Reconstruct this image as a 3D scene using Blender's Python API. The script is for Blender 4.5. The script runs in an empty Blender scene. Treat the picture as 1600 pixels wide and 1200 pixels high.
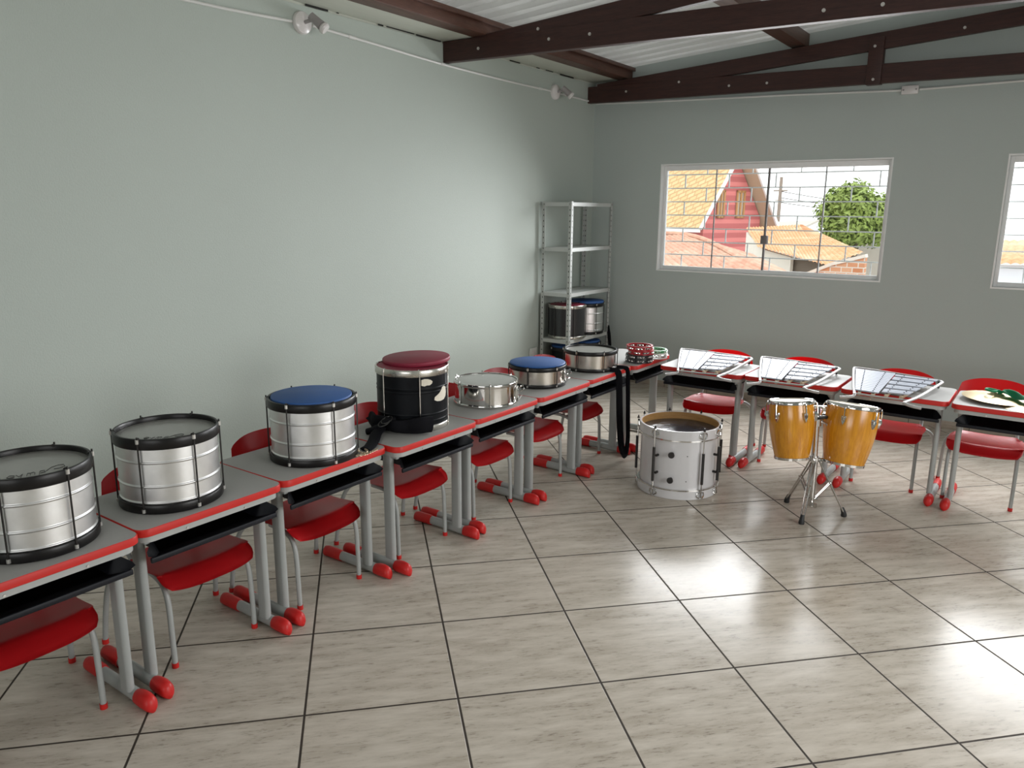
import bpy, bmesh, math, random
from mathutils import Vector, Matrix
random.seed(7)
PI = math.pi
S = bpy.context.scene
COL = S.collection

# ------------------------------------------------------------------ camera
def make_camera():
    cam = bpy.data.cameras.new('camera'); o = bpy.data.objects.new('camera', cam); COL.objects.link(o)
    cam.sensor_width = 36.0; cam.sensor_fit = 'HORIZONTAL'
    cam.lens = 1201.41 / 1600 * 36.0
    cam.clip_start = 0.05; cam.clip_end = 400
    yaw, pit, rol = -0.620073, -0.221199, 0.007895
    fw = Vector((math.sin(yaw)*math.cos(pit), math.cos(yaw)*math.cos(pit), math.sin(pit)))
    r = Vector((math.cos(yaw), -math.sin(yaw), 0)); u = r.cross(fw)
    r2 = r*math.cos(rol) + u*math.sin(rol); u2 = -r*math.sin(rol) + u*math.cos(rol)
    m = Matrix((r2, u2, -fw)).transposed().to_4x4()
    m.translation = Vector((4.02796, -7.02130, 1.71055))
    o.matrix_world = m
    S.camera = o
make_camera()

# ------------------------------------------------------------------ world, daylight, exposure
SKY = 2.2
w = bpy.data.worlds.new('overcast_sky'); S.world = w; w.use_nodes = True
bg = w.node_tree.nodes['Background']
bg.inputs['Color'].default_value = (0.97, 0.985, 1.0, 1); bg.inputs['Strength'].default_value = SKY

def daylight(name, loc, rot, sx, sy, power, spread, color=(1, 0.99, 0.97)):
    l = bpy.data.lights.new(name, 'AREA'); l.shape = 'RECTANGLE'; l.size = sx; l.size_y = sy
    l.energy = power; l.color = color; l.spread = math.radians(spread)
    o = bpy.data.objects.new(name, l); COL.objects.link(o)
    o.location = loc; o.rotation_euler = tuple(math.radians(a) for a in rot)
    return o
# daylight from the sky, slanting down through the openings (back-wall windows, right wall, rear wall)
daylight('daylight_back_window', (1.76, -0.17, 1.66), (-72, 0, 0), 1.95, 0.95, 50, 125, (0.97, 0.985, 1))
daylight('daylight_far_window', (4.58, -0.17, 1.66), (-72, 0, 0), 1.95, 0.95, 50, 125, (0.97, 0.985, 1))
daylight('daylight_right_window', (7.25, -4.6, 1.65), (0, 66, 0), 1.4, 2.6, 40, 115)
daylight('daylight_rear_opening', (4.2, -10.30, 1.5), (62, 0, 0), 3.0, 1.2, 15, 110)

S.view_settings.view_transform = 'Standard'
S.view_settings.look = 'None'
S.view_settings.gamma = 1.0
S.view_settings.use_curve_mapping = False
S.view_settings.exposure = 0.1

# ------------------------------------------------------------------ node helpers
def new_mat(name):
    m = bpy.data.materials.new(name); m.use_nodes = True
    nt = m.node_tree
    b = nt.nodes['Principled BSDF']
    return m, nt, b
def nd(nt, t, **kw):
    n = nt.nodes.new(t)
    for k, v in kw.items():
        if k.startswith('_'): setattr(n, k[1:], v)
        else: n.inputs[k.replace('__', ' ')].default_value = v
    return n
def mth(nt, op, a, b=None, c=None):
    n = nt.nodes.new('ShaderNodeMath'); n.operation = op
    for i, x in enumerate((a, b, c)):
        if x is None: continue
        if isinstance(x, (int, float)): n.inputs[i].default_value = x
        else: nt.links.new(x, n.inputs[i])
    return n.outputs[0]
def mixc(nt, fac, a, b):
    n = nt.nodes.new('ShaderNodeMix'); n.data_type = 'RGBA'
    for s, x in (('Factor', fac), ('A', a), ('B', b)):
        k = {'Factor': 0, 'A': 6, 'B': 7}[s]
        if isinstance(x, (int, float)): n.inputs[k].default_value = x
        elif isinstance(x, tuple): n.inputs[k].default_value = (*x, 1)
        else: nt.links.new(x, n.inputs[k])
    return n.outputs[2]
def ramp(nt, x, lo, hi):
    n = nt.nodes.new('ShaderNodeMapRange'); n.clamp = True
    n.inputs[1].default_value = lo; n.inputs[2].default_value = hi
    nt.links.new(x, n.inputs[0]); return n.outputs[0]
def objco(nt, scale=(1, 1, 1), rot=(0, 0, 0), loc=(0, 0, 0)):
    tc = nt.nodes.new('ShaderNodeTexCoord'); mp = nt.nodes.new('ShaderNodeMapping')
    mp.inputs['Scale'].default_value = scale; mp.inputs['Rotation'].default_value = rot; mp.inputs['Location'].default_value = loc
    nt.links.new(tc.outputs['Object'], mp.inputs['Vector']); return mp.outputs[0]
def noise(nt, vec, scale, detail=3, rough=0.5):
    n = nd(nt, 'ShaderNodeTexNoise', Scale=scale, Detail=detail, Roughness=rough)
    nt.links.new(vec, n.inputs['Vector']); return n.outputs['Fac']
def bump(nt, b, h, strength, dist=0.002):
    n = nd(nt, 'ShaderNodeBump', Strength=strength, Distance=dist)
    nt.links.new(h, n.inputs['Height']); nt.links.new(n.outputs[0], b.inputs['Normal'])

def simple(name, col, rough=0.5, metal=0.0, var=0.12, scale=30, bstr=0.0, bscale=200, coat=0.0, stretch=(1, 1, 1), spec=None):
    m, nt, b = new_mat(name)
    v = objco(nt, stretch)
    f = noise(nt, v, scale, 4)
    c = mixc(nt, f, tuple(x*(1-var) for x in col), tuple(min(1, x*(1+var)) for x in col))
    nt.links.new(c, b.inputs['Base Color'])
    b.inputs['Metallic'].default_value = metal
    r = mth(nt, 'MULTIPLY_ADD', f, 0.12*rough*2, rough*0.88)
    nt.links.new(r, b.inputs['Roughness'])
    b.inputs['Coat Weight'].default_value = coat
    if spec is not None: b.inputs['Specular IOR Level'].default_value = spec
    if bstr: bump(nt, b, noise(nt, v, bscale, 2), bstr)
    return m

def mat_wall(name, col):
    m, nt, b = new_mat(name)
    v = objco(nt)
    f = noise(nt, v, 1.3, 3)
    g = noise(nt, objco(nt, (70, 70, 26)), 3.0, 3, 0.6)       # roller texture, vertical grain
    g2 = noise(nt, v, 95, 3)
    c = mixc(nt, f, tuple(x*0.96 for x in col), tuple(x*1.04 for x in col))
    c = mixc(nt, mth(nt, 'MULTIPLY', ramp(nt, g, 0.35, 0.75), 0.16), c, tuple(x*0.78 for x in col))
    nt.links.new(c, b.inputs['Base Color'])
    b.inputs['Roughness'].default_value = 0.62
    h = mth(nt, 'ADD', g, mth(nt, 'MULTIPLY', g2, 0.8))
    bump(nt, b, h, 0.36, 0.003)
    return m

def mat_floor():
    m, nt, b = new_mat('ceramic_floor_tile')
    T = 0.5349; ta = 0.8128
    tc = nt.nodes.new('ShaderNodeTexCoord')
    sep = nt.nodes.new('ShaderNodeSeparateXYZ'); nt.links.new(tc.outputs['Object'], sep.inputs[0])
    X = mth(nt, 'SUBTRACT', sep.outputs[0], 1.6778); Y = mth(nt, 'SUBTRACT', sep.outputs[1], -4.4011)
    ci, si = math.cos(ta)/T, math.sin(ta)/T
    I = mth(nt, 'ADD', mth(nt, 'MULTIPLY', X, ci), mth(nt, 'MULTIPLY', Y, si))
    J = mth(nt, 'SUBTRACT', mth(nt, 'MULTIPLY', X, si), mth(nt, 'MULTIPLY', Y, ci))
    def edge(v):
        fr = mth(nt, 'FRACT', v); return mth(nt, 'MINIMUM', fr, mth(nt, 'SUBTRACT', 1.0, fr))
    e = mth(nt, 'MINIMUM', edge(I), edge(J))
    gw = 0.0040/T
    grout = mth(nt, 'SUBTRACT', 1.0, ramp(nt, e, gw*0.8, gw*1.25))
    cell = nt.nodes.new('ShaderNodeCombineXYZ')
    nt.links.new(mth(nt, 'FLOOR', I), cell.inputs[0]); nt.links.new(mth(nt, 'FLOOR', J), cell.inputs[1])
    wn = nt.nodes.new('ShaderNodeTexWhiteNoise'); wn.noise_dimensions = '3D'; nt.links.new(cell.outputs[0], wn.inputs['Vector'])
    # streaky stone print, shifted on each tile
    cv = nt.nodes.new('ShaderNodeCombineXYZ'); nt.links.new(I, cv.inputs[0]); nt.links.new(J, cv.inputs[1])
    off = nt.nodes.new('ShaderNodeVectorMath'); off.operation = 'MULTIPLY_ADD'
    nt.links.new(wn.outputs['Color'], off.inputs[0]); off.inputs[1].default_value = (17, 17, 17); nt.links.new(cv.outputs[0], off.inputs[2])
    mp = nt.nodes.new('ShaderNodeMapping'); mp.inputs['Rotation'].default_value = (0, 0, math.radians(-16)); mp.inputs['Scale'].default_value = (1.2, 5.5, 1)
    nt.links.new(off.outputs[0], mp.inputs['Vector'])
    s1 = noise(nt, mp.outputs[0], 2.0, 6, 0.62)
    mp2 = nt.nodes.new('ShaderNodeMapping'); mp2.inputs['Rotation'].default_value = (0, 0, math.radians(-16)); mp2.inputs['Scale'].default_value = (5, 22, 1)
    nt.links.new(off.outputs[0], mp2.inputs['Vector'])
    s2 = noise(nt, mp2.outputs[0], 2.6, 5, 0.7)
    c = mixc(nt, ramp(nt, s1, 0.3, 0.7), (0.42, 0.37, 0.305), (0.62, 0.565, 0.49))
    fleck = mth(nt, 'MULTIPLY', ramp(nt, s2, 0.54, 0.66), ramp(nt, s1, 0.60, 0.40))
    c = mixc(nt, mth(nt, 'MULTIPLY', fleck, 0.75), c, (0.20, 0.17, 0.135))
    c = mixc(nt, mth(nt, 'MULTIPLY', wn.outputs['Value'], 0.10), c, (0.46, 0.41, 0.34))
    c = mixc(nt, grout, c, (0.052, 0.042, 0.034))
    nt.links.new(c, b.inputs['Base Color'])
    r = mth(nt, 'ADD', mth(nt, 'MULTIPLY', grout, 0.5), mth(nt, 'MULTIPLY_ADD', s1, 0.10, 0.16))
    nt.links.new(r, b.inputs['Roughness'])
    b.inputs['Specular IOR Level'].default_value = 0.16
    wav = noise(nt, tc.outputs['Object'], 6.0, 2)
    h = mth(nt, 'ADD', mth(nt, 'MULTIPLY', mth(nt, 'SUBTRACT', 1.0, grout), 1.0), mth(nt, 'ADD', mth(nt, 'MULTIPLY', wav, 0.8), mth(nt, 'MULTIPLY', s1, 0.12)))
    bump(nt, b, h, 0.5, 0.002)
    return m

def mat_skirting():
    m, nt, b = new_mat('skirting_tile')
    v = objco(nt, (1, 1, 6))
    f = noise(nt, v, 14, 5, 0.6)
    c = mixc(nt, ramp(nt, f, 0.3, 0.7), (0.36, 0.31, 0.245), (0.47, 0.42, 0.35))
    tc = nt.nodes.new('ShaderNodeTexCoord'); sep = nt.nodes.new('ShaderNodeSeparateXYZ'); nt.links.new(tc.outputs['Object'], sep.inputs[0])
    s = mth(nt, 'FRACT', mth(nt, 'DIVIDE', mth(nt, 'ADD', sep.outputs[0], sep.outputs[1]), 0.443))
    g = mth(nt, 'LESS_THAN', s, 0.011)
    c = mixc(nt, g, c, (0.07, 0.05, 0.035))
    nt.links.new(c, b.inputs['Base Color']); b.inputs['Roughness'].default_value = 0.3
    return m

def mat_wood(name, c1, c2, rough=0.45, scale=(1.2, 14, 14), coat=0.0):
    m, nt, b = new_mat(name)
    v = objco(nt, scale)
    f = noise(nt, v, 3.0, 6, 0.65)
    g = noise(nt, objco(nt, tuple(x*4 for x in scale)), 3.0, 3)
    f2 = mth(nt, 'ADD', mth(nt, 'MULTIPLY', f, 0.7), mth(nt, 'MULTIPLY', g, 0.3))
    c = mixc(nt, ramp(nt, f2, 0.32, 0.68), c1, c2)
    nt.links.new(c, b.inputs['Base Color']); b.inputs['Roughness'].default_value = rough
    b.inputs['Coat Weight'].default_value = coat; b.inputs['Coat Roughness'].default_value = 0.12
    bump(nt, b, f2, 0.15, 0.001)
    return m

def mat_glass():
    m, nt, b = new_mat('window_glass')
    nt.nodes.remove(b)
    out = nt.nodes['Material Output']
    tr = nd(nt, 'ShaderNodeBsdfTransparent'); tr.inputs[0].default_value = (0.96, 0.975, 0.97, 1)
    gl = nd(nt, 'ShaderNodeBsdfGlossy', Roughness=0.02); gl.inputs[0].default_value = (0.9, 0.92, 0.92, 1)
    lw = nd(nt, 'ShaderNodeFresnel', IOR=1.3)
    mx = nt.nodes.new('ShaderNodeMixShader')
    nt.links.new(lw.outputs[0], mx.inputs[0]); nt.links.new(tr.outputs[0], mx.inputs[1]); nt.links.new(gl.outputs[0], mx.inputs[2])
    nt.links.new(mx.outputs[0], out.inputs[0])
    return m

def mat_film(name, tint, rough, alpha_mix):
    # clear plastic drum head: part see-through, part grey sheen
    m, nt, b = new_mat(name)
    f = noise(nt, objco(nt), 9, 3)
    c = mixc(nt, f, tuple(x*0.9 for x in tint), tuple(x*1.1 for x in tint))
    nt.links.new(c, b.inputs['Base Color'])
    b.inputs['Roughness'].default_value = rough
    b.inputs['Alpha'].default_value = alpha_mix
    return m

def mat_tiles(name, c1, c2, c3):
    m, nt, b = new_mat(name)
    v = objco(nt)
    f = noise(nt, v, 5.0, 4, 0.7); g = noise(nt, v, 1.2, 3)
    c = mixc(nt, ramp(nt, f, 0.3, 0.7), c1, c2)
    c = mixc(nt, ramp(nt, g, 0.5, 0.8), c, c3)
    nt.links.new(c, b.inputs['Base Color']); b.inputs['Roughness'].default_value = 0.9
    return m

def mat_brick(name, c1, c2, mortar, scale, rot=(0, 0, 0), bw=0.5, rh=0.25):
    m, nt, b = new_mat(name)
    v = objco(nt, (1, 1, 1), rot)
    n = nd(nt, 'ShaderNodeTexBrick', Scale=scale); n.inputs['Color1'].default_value = (*c1, 1); n.inputs['Color2'].default_value = (*c2, 1); n.inputs['Mortar'].default_value = (*mortar, 1)
    n.inputs['Mortar Size'].default_value = 0.025; n.inputs['Brick Width'].default_value = bw; n.inputs['Row Height'].default_value = rh
    nt.links.new(v, n.inputs['Vector']); nt.links.new(n.outputs[0], b.inputs['Base Color']); b.inputs['Roughness'].default_value = 0.85
    return m

M = dict(
    wall_left=mat_wall('mint_wall_paint', (0.49, 0.545, 0.50)),
    wall_back=mat_wall('grey_mint_wall_paint', (0.49, 0.545, 0.52)),
    floor=mat_floor(), skirt=mat_skirting(),
    white=simple('white_paint', (0.88, 0.89, 0.88), 0.4, var=0.03),
    plank=simple('pale_painted_board', (0.60, 0.62, 0.55), 0.55, var=0.08, scale=6, stretch=(8, 0.6, 8)),
    dark=simple('dark_gap', (0.02, 0.02, 0.018), 0.9),
    truss=mat_wood('dark_mahogany_beam', (0.026, 0.008, 0.006), (0.058, 0.019, 0.014), 0.5),
    purlin=mat_wood('brown_beam', (0.075, 0.032, 0.022), (0.15, 0.07, 0.048), 0.45, (14, 1.2, 14)),
    roof=simple('roof_sheet_metal', (0.52, 0.52, 0.50), 0.34, 0.25, var=0.07, scale=3, stretch=(0.4, 6, 1)),
    bolt=simple('bolt_steel', (0.65, 0.63, 0.60), 0.4, 0.8),
    lampw=simple('glossy_white_plastic', (0.78, 0.75, 0.74), 0.22, var=0.03),
    lampg=simple('grey_socket_plastic', (0.33, 0.31, 0.31), 0.4),
    pvc=simple('white_pvc_tube', (0.74, 0.74, 0.72), 0.35, var=0.03),
    top=simple('grey_laminate', (0.375, 0.372, 0.358), 0.54, var=0.06, scale=120, spec=0.25),
    red=simple('red_plastic_edge', (0.56, 0.024, 0.018), 0.42, var=0.08, scale=15, spec=0.3),
    redseat=simple('red_seat_plastic', (0.56, 0.014, 0.018), 0.30, var=0.10, scale=8),
    redcap=simple('red_foot_cap_plastic', (0.56, 0.020, 0.018), 0.42, var=0.14, scale=18, spec=0.35),
    tube=simple('grey_enamel_tube', (0.36, 0.375, 0.365), 0.36, var=0.10, scale=14),
    black=simple('black_plastic_tray', (0.008, 0.009, 0.013), 0.5, var=0.25, scale=25, spec=0.3),
    apron=simple('grey_metal_apron', (0.42, 0.43, 0.42), 0.4, var=0.08),
    galv=simple('galvanised_drum_shell', (0.84, 0.84, 0.835), 0.40, 1.0, var=0.10, scale=26, bstr=0.05, bscale=60),
    chrome=simple('chrome', (0.66, 0.65, 0.63), 0.09, 1.0, var=0.03),
    steel=simple('brushed_steel_shell', (0.66, 0.62, 0.57), 0.24, 1.0, var=0.08, stretch=(1, 1, 30), scale=20),
    blackhoop=simple('black_lacquered_hoop', (0.008, 0.007, 0.007), 0.34, var=0.3, spec=0.35),
    blackrod=simple('black_rod', (0.015, 0.013, 0.012), 0.35),
    blackshell=simple('black_drum_shell', (0.005, 0.006, 0.008), 0.4, var=0.4, spec=0.16),
    blackweave=simple('black_glitter_wrap', (0.022, 0.022, 0.024), 0.3, var=0.9, scale=140, coat=0.3),
    oldchrome=simple('worn_nickel_hoop', (0.62, 0.60, 0.55), 0.28, 1.0, var=0.18, scale=20),
    cream=simple('torn_wrap_underlayer', (0.74, 0.69, 0.58), 0.7, var=0.14, scale=60),
    blue=simple('blue_rubber', (0.028, 0.105, 0.33), 0.6, var=0.08, scale=12),
    wine=simple('wine_red_rubber', (0.26, 0.018, 0.045), 0.55, var=0.12, scale=10),
    filmgrey=mat_film('clear_grey_head_film', (0.47, 0.475, 0.45), 0.25, 0.90),
    filmring=simple('head_film_border', (0.26, 0.262, 0.245), 0.3),
    filmwhite=mat_film('cloudy_head_film', (0.44, 0.44, 0.41), 0.2, 0.93),
    ink=simple('printed_black_ink', (0.03, 0.03, 0.03), 0.5),
    strap=simple('black_nylon_webbing', (0.005, 0.005, 0.007), 0.85, var=0.4, scale=90, bstr=0.3, bscale=300, spec=0.15),
    chain=simple('brassy_chain', (0.55, 0.45, 0.32), 0.35, 1.0),
    drumwhite=simple('white_drum_wrap', (0.66, 0.65, 0.66), 0.18, var=0.03, coat=0.4),
    hoopin=mat_wood('varnished_hoop_ply', (0.38, 0.20, 0.065), (0.52, 0.31, 0.12), 0.4, (3, 3, 30)),
    oilhead=None, conga=mat_wood('amber_varnished_wood', (0.52, 0.19, 0.008), (0.74, 0.33, 0.016), 0.22, (16, 16, 1.0), coat=0.45),
    skin=simple('pale_hide_head', (0.68, 0.62, 0.50), 0.5, var=0.08),
    darkchrome=simple('darker_chrome', (0.62, 0.60, 0.58), 0.16, 1.0),  # slightly darker, rougher chrome
    rubber=simple('black_rubber_foot', (0.016, 0.016, 0.017), 0.55),
    shelf=simple('grey_steel_shelf', (0.50, 0.52, 0.50), 0.42, var=0.06, scale=9),
    alu=simple('bright_aluminium_bar', (0.44, 0.47, 0.54), 0.5, 0.15, var=0.05, scale=20, spec=0.2),
    alutube=simple('aluminium_tube', (0.46, 0.455, 0.45), 0.45, 0.4, spec=0.3),
    rail=mat_wood('pale_beech_rail', (0.46, 0.34, 0.22), (0.66, 0.54, 0.40), 0.6, (12, 1.2, 12)),
    felt=simple('dark_felt', (0.02, 0.02, 0.022), 0.9),
    brass=simple('cymbal_bronze', (0.55, 0.45, 0.27), 0.38, 0.9, var=0.08, scale=7),
    green=simple('green_cloth', (0.012, 0.26, 0.11), 0.75, var=0.25, scale=18, bstr=0.4, bscale=120),
    tambred=simple('red_tambourine_plastic', (0.34, 0.008, 0.014), 0.28, var=0.1),
    tambblack=simple('black_tambourine_plastic', (0.012, 0.012, 0.014), 0.3),
    tambwhite=simple('white_tambourine_plastic', (0.80, 0.80, 0.76), 0.35),
    tambgreen=simple('green_tambourine_band', (0.08, 0.30, 0.12), 0.4),
    glass=mat_glass(),
    frame=simple('white_aluminium_frame', (0.88, 0.89, 0.89), 0.35, var=0.03),
    lock=simple('dark_lock_metal', (0.22, 0.20, 0.20), 0.4, 0.5),
    bars=simple('white_painted_bar', (0.80, 0.81, 0.81), 0.5),
    pink=mat_brick('pink_board_siding', (0.60, 0.17, 0.16), (0.64, 0.20, 0.185), (0.46, 0.12, 0.115), 0.22, (PI/2, 0, 0), 8.0, 0.085),
    ochre=mat_brick('yellow_roof_tile', (0.56, 0.40, 0.19), (0.62, 0.46, 0.25), (0.46, 0.28, 0.13), 1.0, (0, 0, 0), 0.32, 0.16),
    tile1=mat_tiles('weathered_clay_tile', (0.46, 0.22, 0.15), (0.62, 0.38, 0.27), (0.60, 0.48, 0.36)),
    tile2=mat_tiles('orange_clay_tile', (0.56, 0.25, 0.11), (0.70, 0.42, 0.22), (0.66, 0.55, 0.38)),
    fascia=simple('white_fascia_paint', (0.78, 0.76, 0.73), 0.6),
    soffit=simple('tan_soffit_board', (0.50, 0.38, 0.26), 0.7),
    woodframe=mat_wood('orange_wood_frame', (0.38, 0.17, 0.05), (0.50, 0.26, 0.10), 0.5),
    pane=simple('far_window_pane', (0.40, 0.34, 0.28), 0.15),
    render=simple('pale_render', (0.66, 0.62, 0.54), 0.85, var=0.08, scale=2),
    whiterender=simple('white_render', (0.74, 0.76, 0.80), 0.85, var=0.05, scale=2),
    brick=mat_brick('orange_brickwork', (0.50, 0.20, 0.09), (0.60, 0.34, 0.20), (0.62, 0.58, 0.50), 2.2, (PI/2, 0, 0)),
    bluewall=simple('blue_painted_panel', (0.18, 0.32, 0.60), 0.6),
    ground=simple('concrete_ground', (0.42, 0.41, 0.39), 0.9, var=0.1, scale=0.6),
    pole=simple('weathered_pole', (0.30, 0.24, 0.20), 0.8),
    wire=simple('dark_cable', (0.25, 0.24, 0.24), 0.6),
    leaf=simple('yellow_green_leaf', (0.24, 0.32, 0.07), 0.6, var=0.5, scale=2.2),
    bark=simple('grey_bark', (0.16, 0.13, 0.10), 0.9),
    greyroof=simple('grey_fibre_roof', (0.52, 0.48, 0.42), 0.85),
    door=simple('brown_door_paint', (0.2, 0.1, 0.06), 0.5),
    plate=simple('socket_plate_plastic', (0.70, 0.72, 0.69), 0.35),
)
def mat_oilhead():
    m, nt, b = new_mat('dark_swirled_head')
    v = objco(nt)
    wv = nd(nt, 'ShaderNodeTexVoronoi', Scale=22.0); nt.links.new(v, wv.inputs['Vector'])
    f = noise(nt, v, 30, 5, 0.7)
    nt.links.new(mixc(nt, ramp(nt, f, 0.5, 0.8), (0.016, 0.017, 0.024), (0.10, 0.11, 0.15)), b.inputs['Base Color'])
    b.inputs['Roughness'].default_value = 0.12
    bump(nt, b, mth(nt, 'ADD', wv.outputs['Distance'], f), 0.25, 0.004)
    return m
M['oilhead'] = mat_oilhead()
def mat_slotted():
    m, nt, b = new_mat('slotted_grey_steel')
    tc = nt.nodes.new('ShaderNodeTexCoord'); sep = nt.nodes.new('ShaderNodeSeparateXYZ'); nt.links.new(tc.outputs['Object'], sep.inputs[0])
    def near(v, c): return mth(nt, 'LESS_THAN', mth(nt, 'ABSOLUTE', mth(nt, 'SUBTRACT', v, c)), 0.0042)
    mx = mth(nt, 'MAXIMUM', near(sep.outputs[0], 0.017), near(sep.outputs[0], 0.298))
    my = mth(nt, 'MAXIMUM', near(sep.outputs[1], 0.017), near(sep.outputs[1], 0.749))
    mz = mth(nt, 'LESS_THAN', mth(nt, 'ABSOLUTE', mth(nt, 'SUBTRACT', mth(nt, 'FRACT', mth(nt, 'DIVIDE', sep.outputs[2], 0.05)), 0.5)), 0.14)
    k = mth(nt, 'MULTIPLY', mth(nt, 'MAXIMUM', mx, my), mz)
    nt.links.new(mixc(nt, k, (0.44, 0.46, 0.44), (0.03, 0.03, 0.03)), b.inputs['Base Color']); b.inputs['Roughness'].default_value = 0.45
    return m
M['shelfpost'] = mat_slotted()

# ------------------------------------------------------------------ mesh helpers
def add_box(bm, x0, x1, y0, y1, z0, z1, bev=0.0, seg=2):
    r = bmesh.ops.create_cube(bm, size=1.0)
    vs = r['verts']
    for v in vs:
        v.co = Vector(((x0+x1)/2 + v.co.x*(x1-x0), (y0+y1)/2 + v.co.y*(y1-y0), (z0+z1)/2 + v.co.z*(z1-z0)))
    if bev:
        es = list({e for v in vs for e in v.link_edges})
        bmesh.ops.bevel(bm, geom=es, offset=bev, segments=seg, affect='EDGES', profile=0.5)
def add_obox(bm, p, q, w, h, up=(0, 0, 1), bev=0.0):
    """beam of section w x h running from p to q (h along up)"""
    p, q = Vector(p), Vector(q); d = (q-p); L = d.length; d.normalize()
    up = Vector(up); s = d.cross(up).normalized(); u = s.cross(d).normalized()
    b2 = bmesh.new(); add_box(b2, -L/2, L/2, -w/2, w/2, -h/2, h/2, bev)
    mt = Matrix((d, -s, u)).transposed().to_4x4(); mt.translation = (p+q)/2
    merge(bm, b2, mt)
def merge(bm, b2, mt=None):
    b2.verts.index_update()
    vs = [bm.verts.new(mt @ v.co if mt else v.co) for v in b2.verts]
    for f in b2.faces:
        try: bm.faces.new([vs[v.index] for v in f.verts])
        except ValueError: pass
    b2.free()
def add_lathe(bm, prof, seg=48, cx=0, cy=0, close=False, mt=None):
    """revolve (r,z) profile about the z axis"""
    rings = []
    for r, z in prof:
        if r < 1e-6:
            v = bm.verts.new((cx, cy, z)); rings.append([v])
        else:
            rings.append([bm.verts.new((cx + r*math.cos(2*PI*k/seg), cy + r*math.sin(2*PI*k/seg), z)) for k in range(seg)])
    n = len(rings)
    for i in range(n if close else n-1):
        a, b = rings[i], rings[(i+1) % n]
        for k in range(seg):
            k2 = (k+1) % seg
            if len(a) == 1 and len(b) == 1: continue
            if len(a) == 1: bm.faces.new((a[0], b[k], b[k2]))
            elif len(b) == 1: bm.faces.new((a[k], b[0], a[k2]))
            else: bm.faces.new((a[k], b[k], b[k2], a[k2]))
    if mt:
        for rg in rings:
            for v in rg: v.co = mt @ v.co
def add_tube(bm, pts, r, seg=10, closed=False, caps=True, flat=None):
    """tube along a polyline; r number or list; flat=(w,h,up) sweeps an ellipse"""
    P = [Vector(p) for p in pts]; n = len(P)
    R = r if isinstance(r, (list, tuple)) else [r]*n
    T = []
    for i in range(n):
        if closed: t = P[(i+1) % n] - P[i-1]
        else: t = P[min(i+1, n-1)] - P[max(i-1, 0)]
        T.append(t.normalized())
    up = Vector((0, 0, 1)) if abs(T[0].z) < 0.9 else Vector((1, 0, 0))
    if flat: up = Vector(flat[2])
    nrm = (up - T[0]*up.dot(T[0])).normalized()
    rings = []
    for i in range(n):
        nrm = (nrm - T[i]*nrm.dot(T[i])).normalized(); bi = T[i].cross(nrm)
        ring = []
        for k in range(seg):
            a = 2*PI*k/seg
            if flat: ring.append(bm.verts.new(P[i] + nrm*(math.sin(a)*flat[1]*R[i]) + bi*(math.cos(a)*flat[0]*R[i])))
            else: ring.append(bm.verts.new(P[i] + nrm*(math.sin(a)*R[i]) + bi*(math.cos(a)*R[i])))
        rings.append(ring)
    for i in range(n if closed else n-1):
        a, b = rings[i], rings[(i+1) % n]
        for k in range(seg):
            bm.faces.new((a[k], b[k], b[(k+1) % seg], a[(k+1) % seg]))
    if caps and not closed:
        bm.faces.new(rings[0][::-1]); bm.faces.new(rings[-1])
def add_cyl(bm, p, q, r, seg=14, r2=None):
    add_tube(bm, [p, q], [r, r if r2 is None else r2], seg)
def add_prism(bm, poly, z0, z1, bev=0.0):
    n = len(poly)
    lo = [bm.verts.new((x, y, z0)) for x, y in poly]; hi = [bm.verts.new((x, y, z1)) for x, y in poly]
    bm.faces.new(lo[::-1]); bm.faces.new(hi)
    for i in range(n):
        bm.faces.new((lo[i], lo[(i+1) % n], hi[(i+1) % n], hi[i]))
def rrect(x0, x1, y0, y1, r, seg=6):
    out = []
    for cx, cy, a0 in ((x1-r, y1-r, 0), (x0+r, y1-r, 90), (x0+r, y0+r, 180), (x1-r, y0+r, 270)):
        for k in range(seg+1):
            a = math.radians(a0 + 90*k/seg); out.append((cx + r*math.cos(a), cy + r*math.sin(a)))
    return out
def smooth_path(pts, sub=6):
    """Catmull-Rom through points"""
    P = [Vector(p) for p in pts]; out = []
    for i in range(len(P)-1):
        p0, p1, p2, p3 = P[max(i-1, 0)], P[i], P[i+1], P[min(i+2, len(P)-1)]
        for k in range(sub):
            t = k/sub
            out.append(0.5*((2*p1) + (p2-p0)*t + (2*p0-5*p1+4*p2-p3)*t*t + (3*p1-p0-3*p2+p3)*t**3))
    out.append(P[-1]); return out
def add_grid(bm, f, nu, nv, wrap=False):
    V = [[bm.verts.new(f(i/nu, j/nv)) for i in range(nu+1)] for j in range(nv+1)]
    for j in range(nv):
        for i in range(nu): bm.faces.new((V[j][i], V[j][i+1], V[j+1][i+1], V[j+1][i]))
    return V

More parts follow.
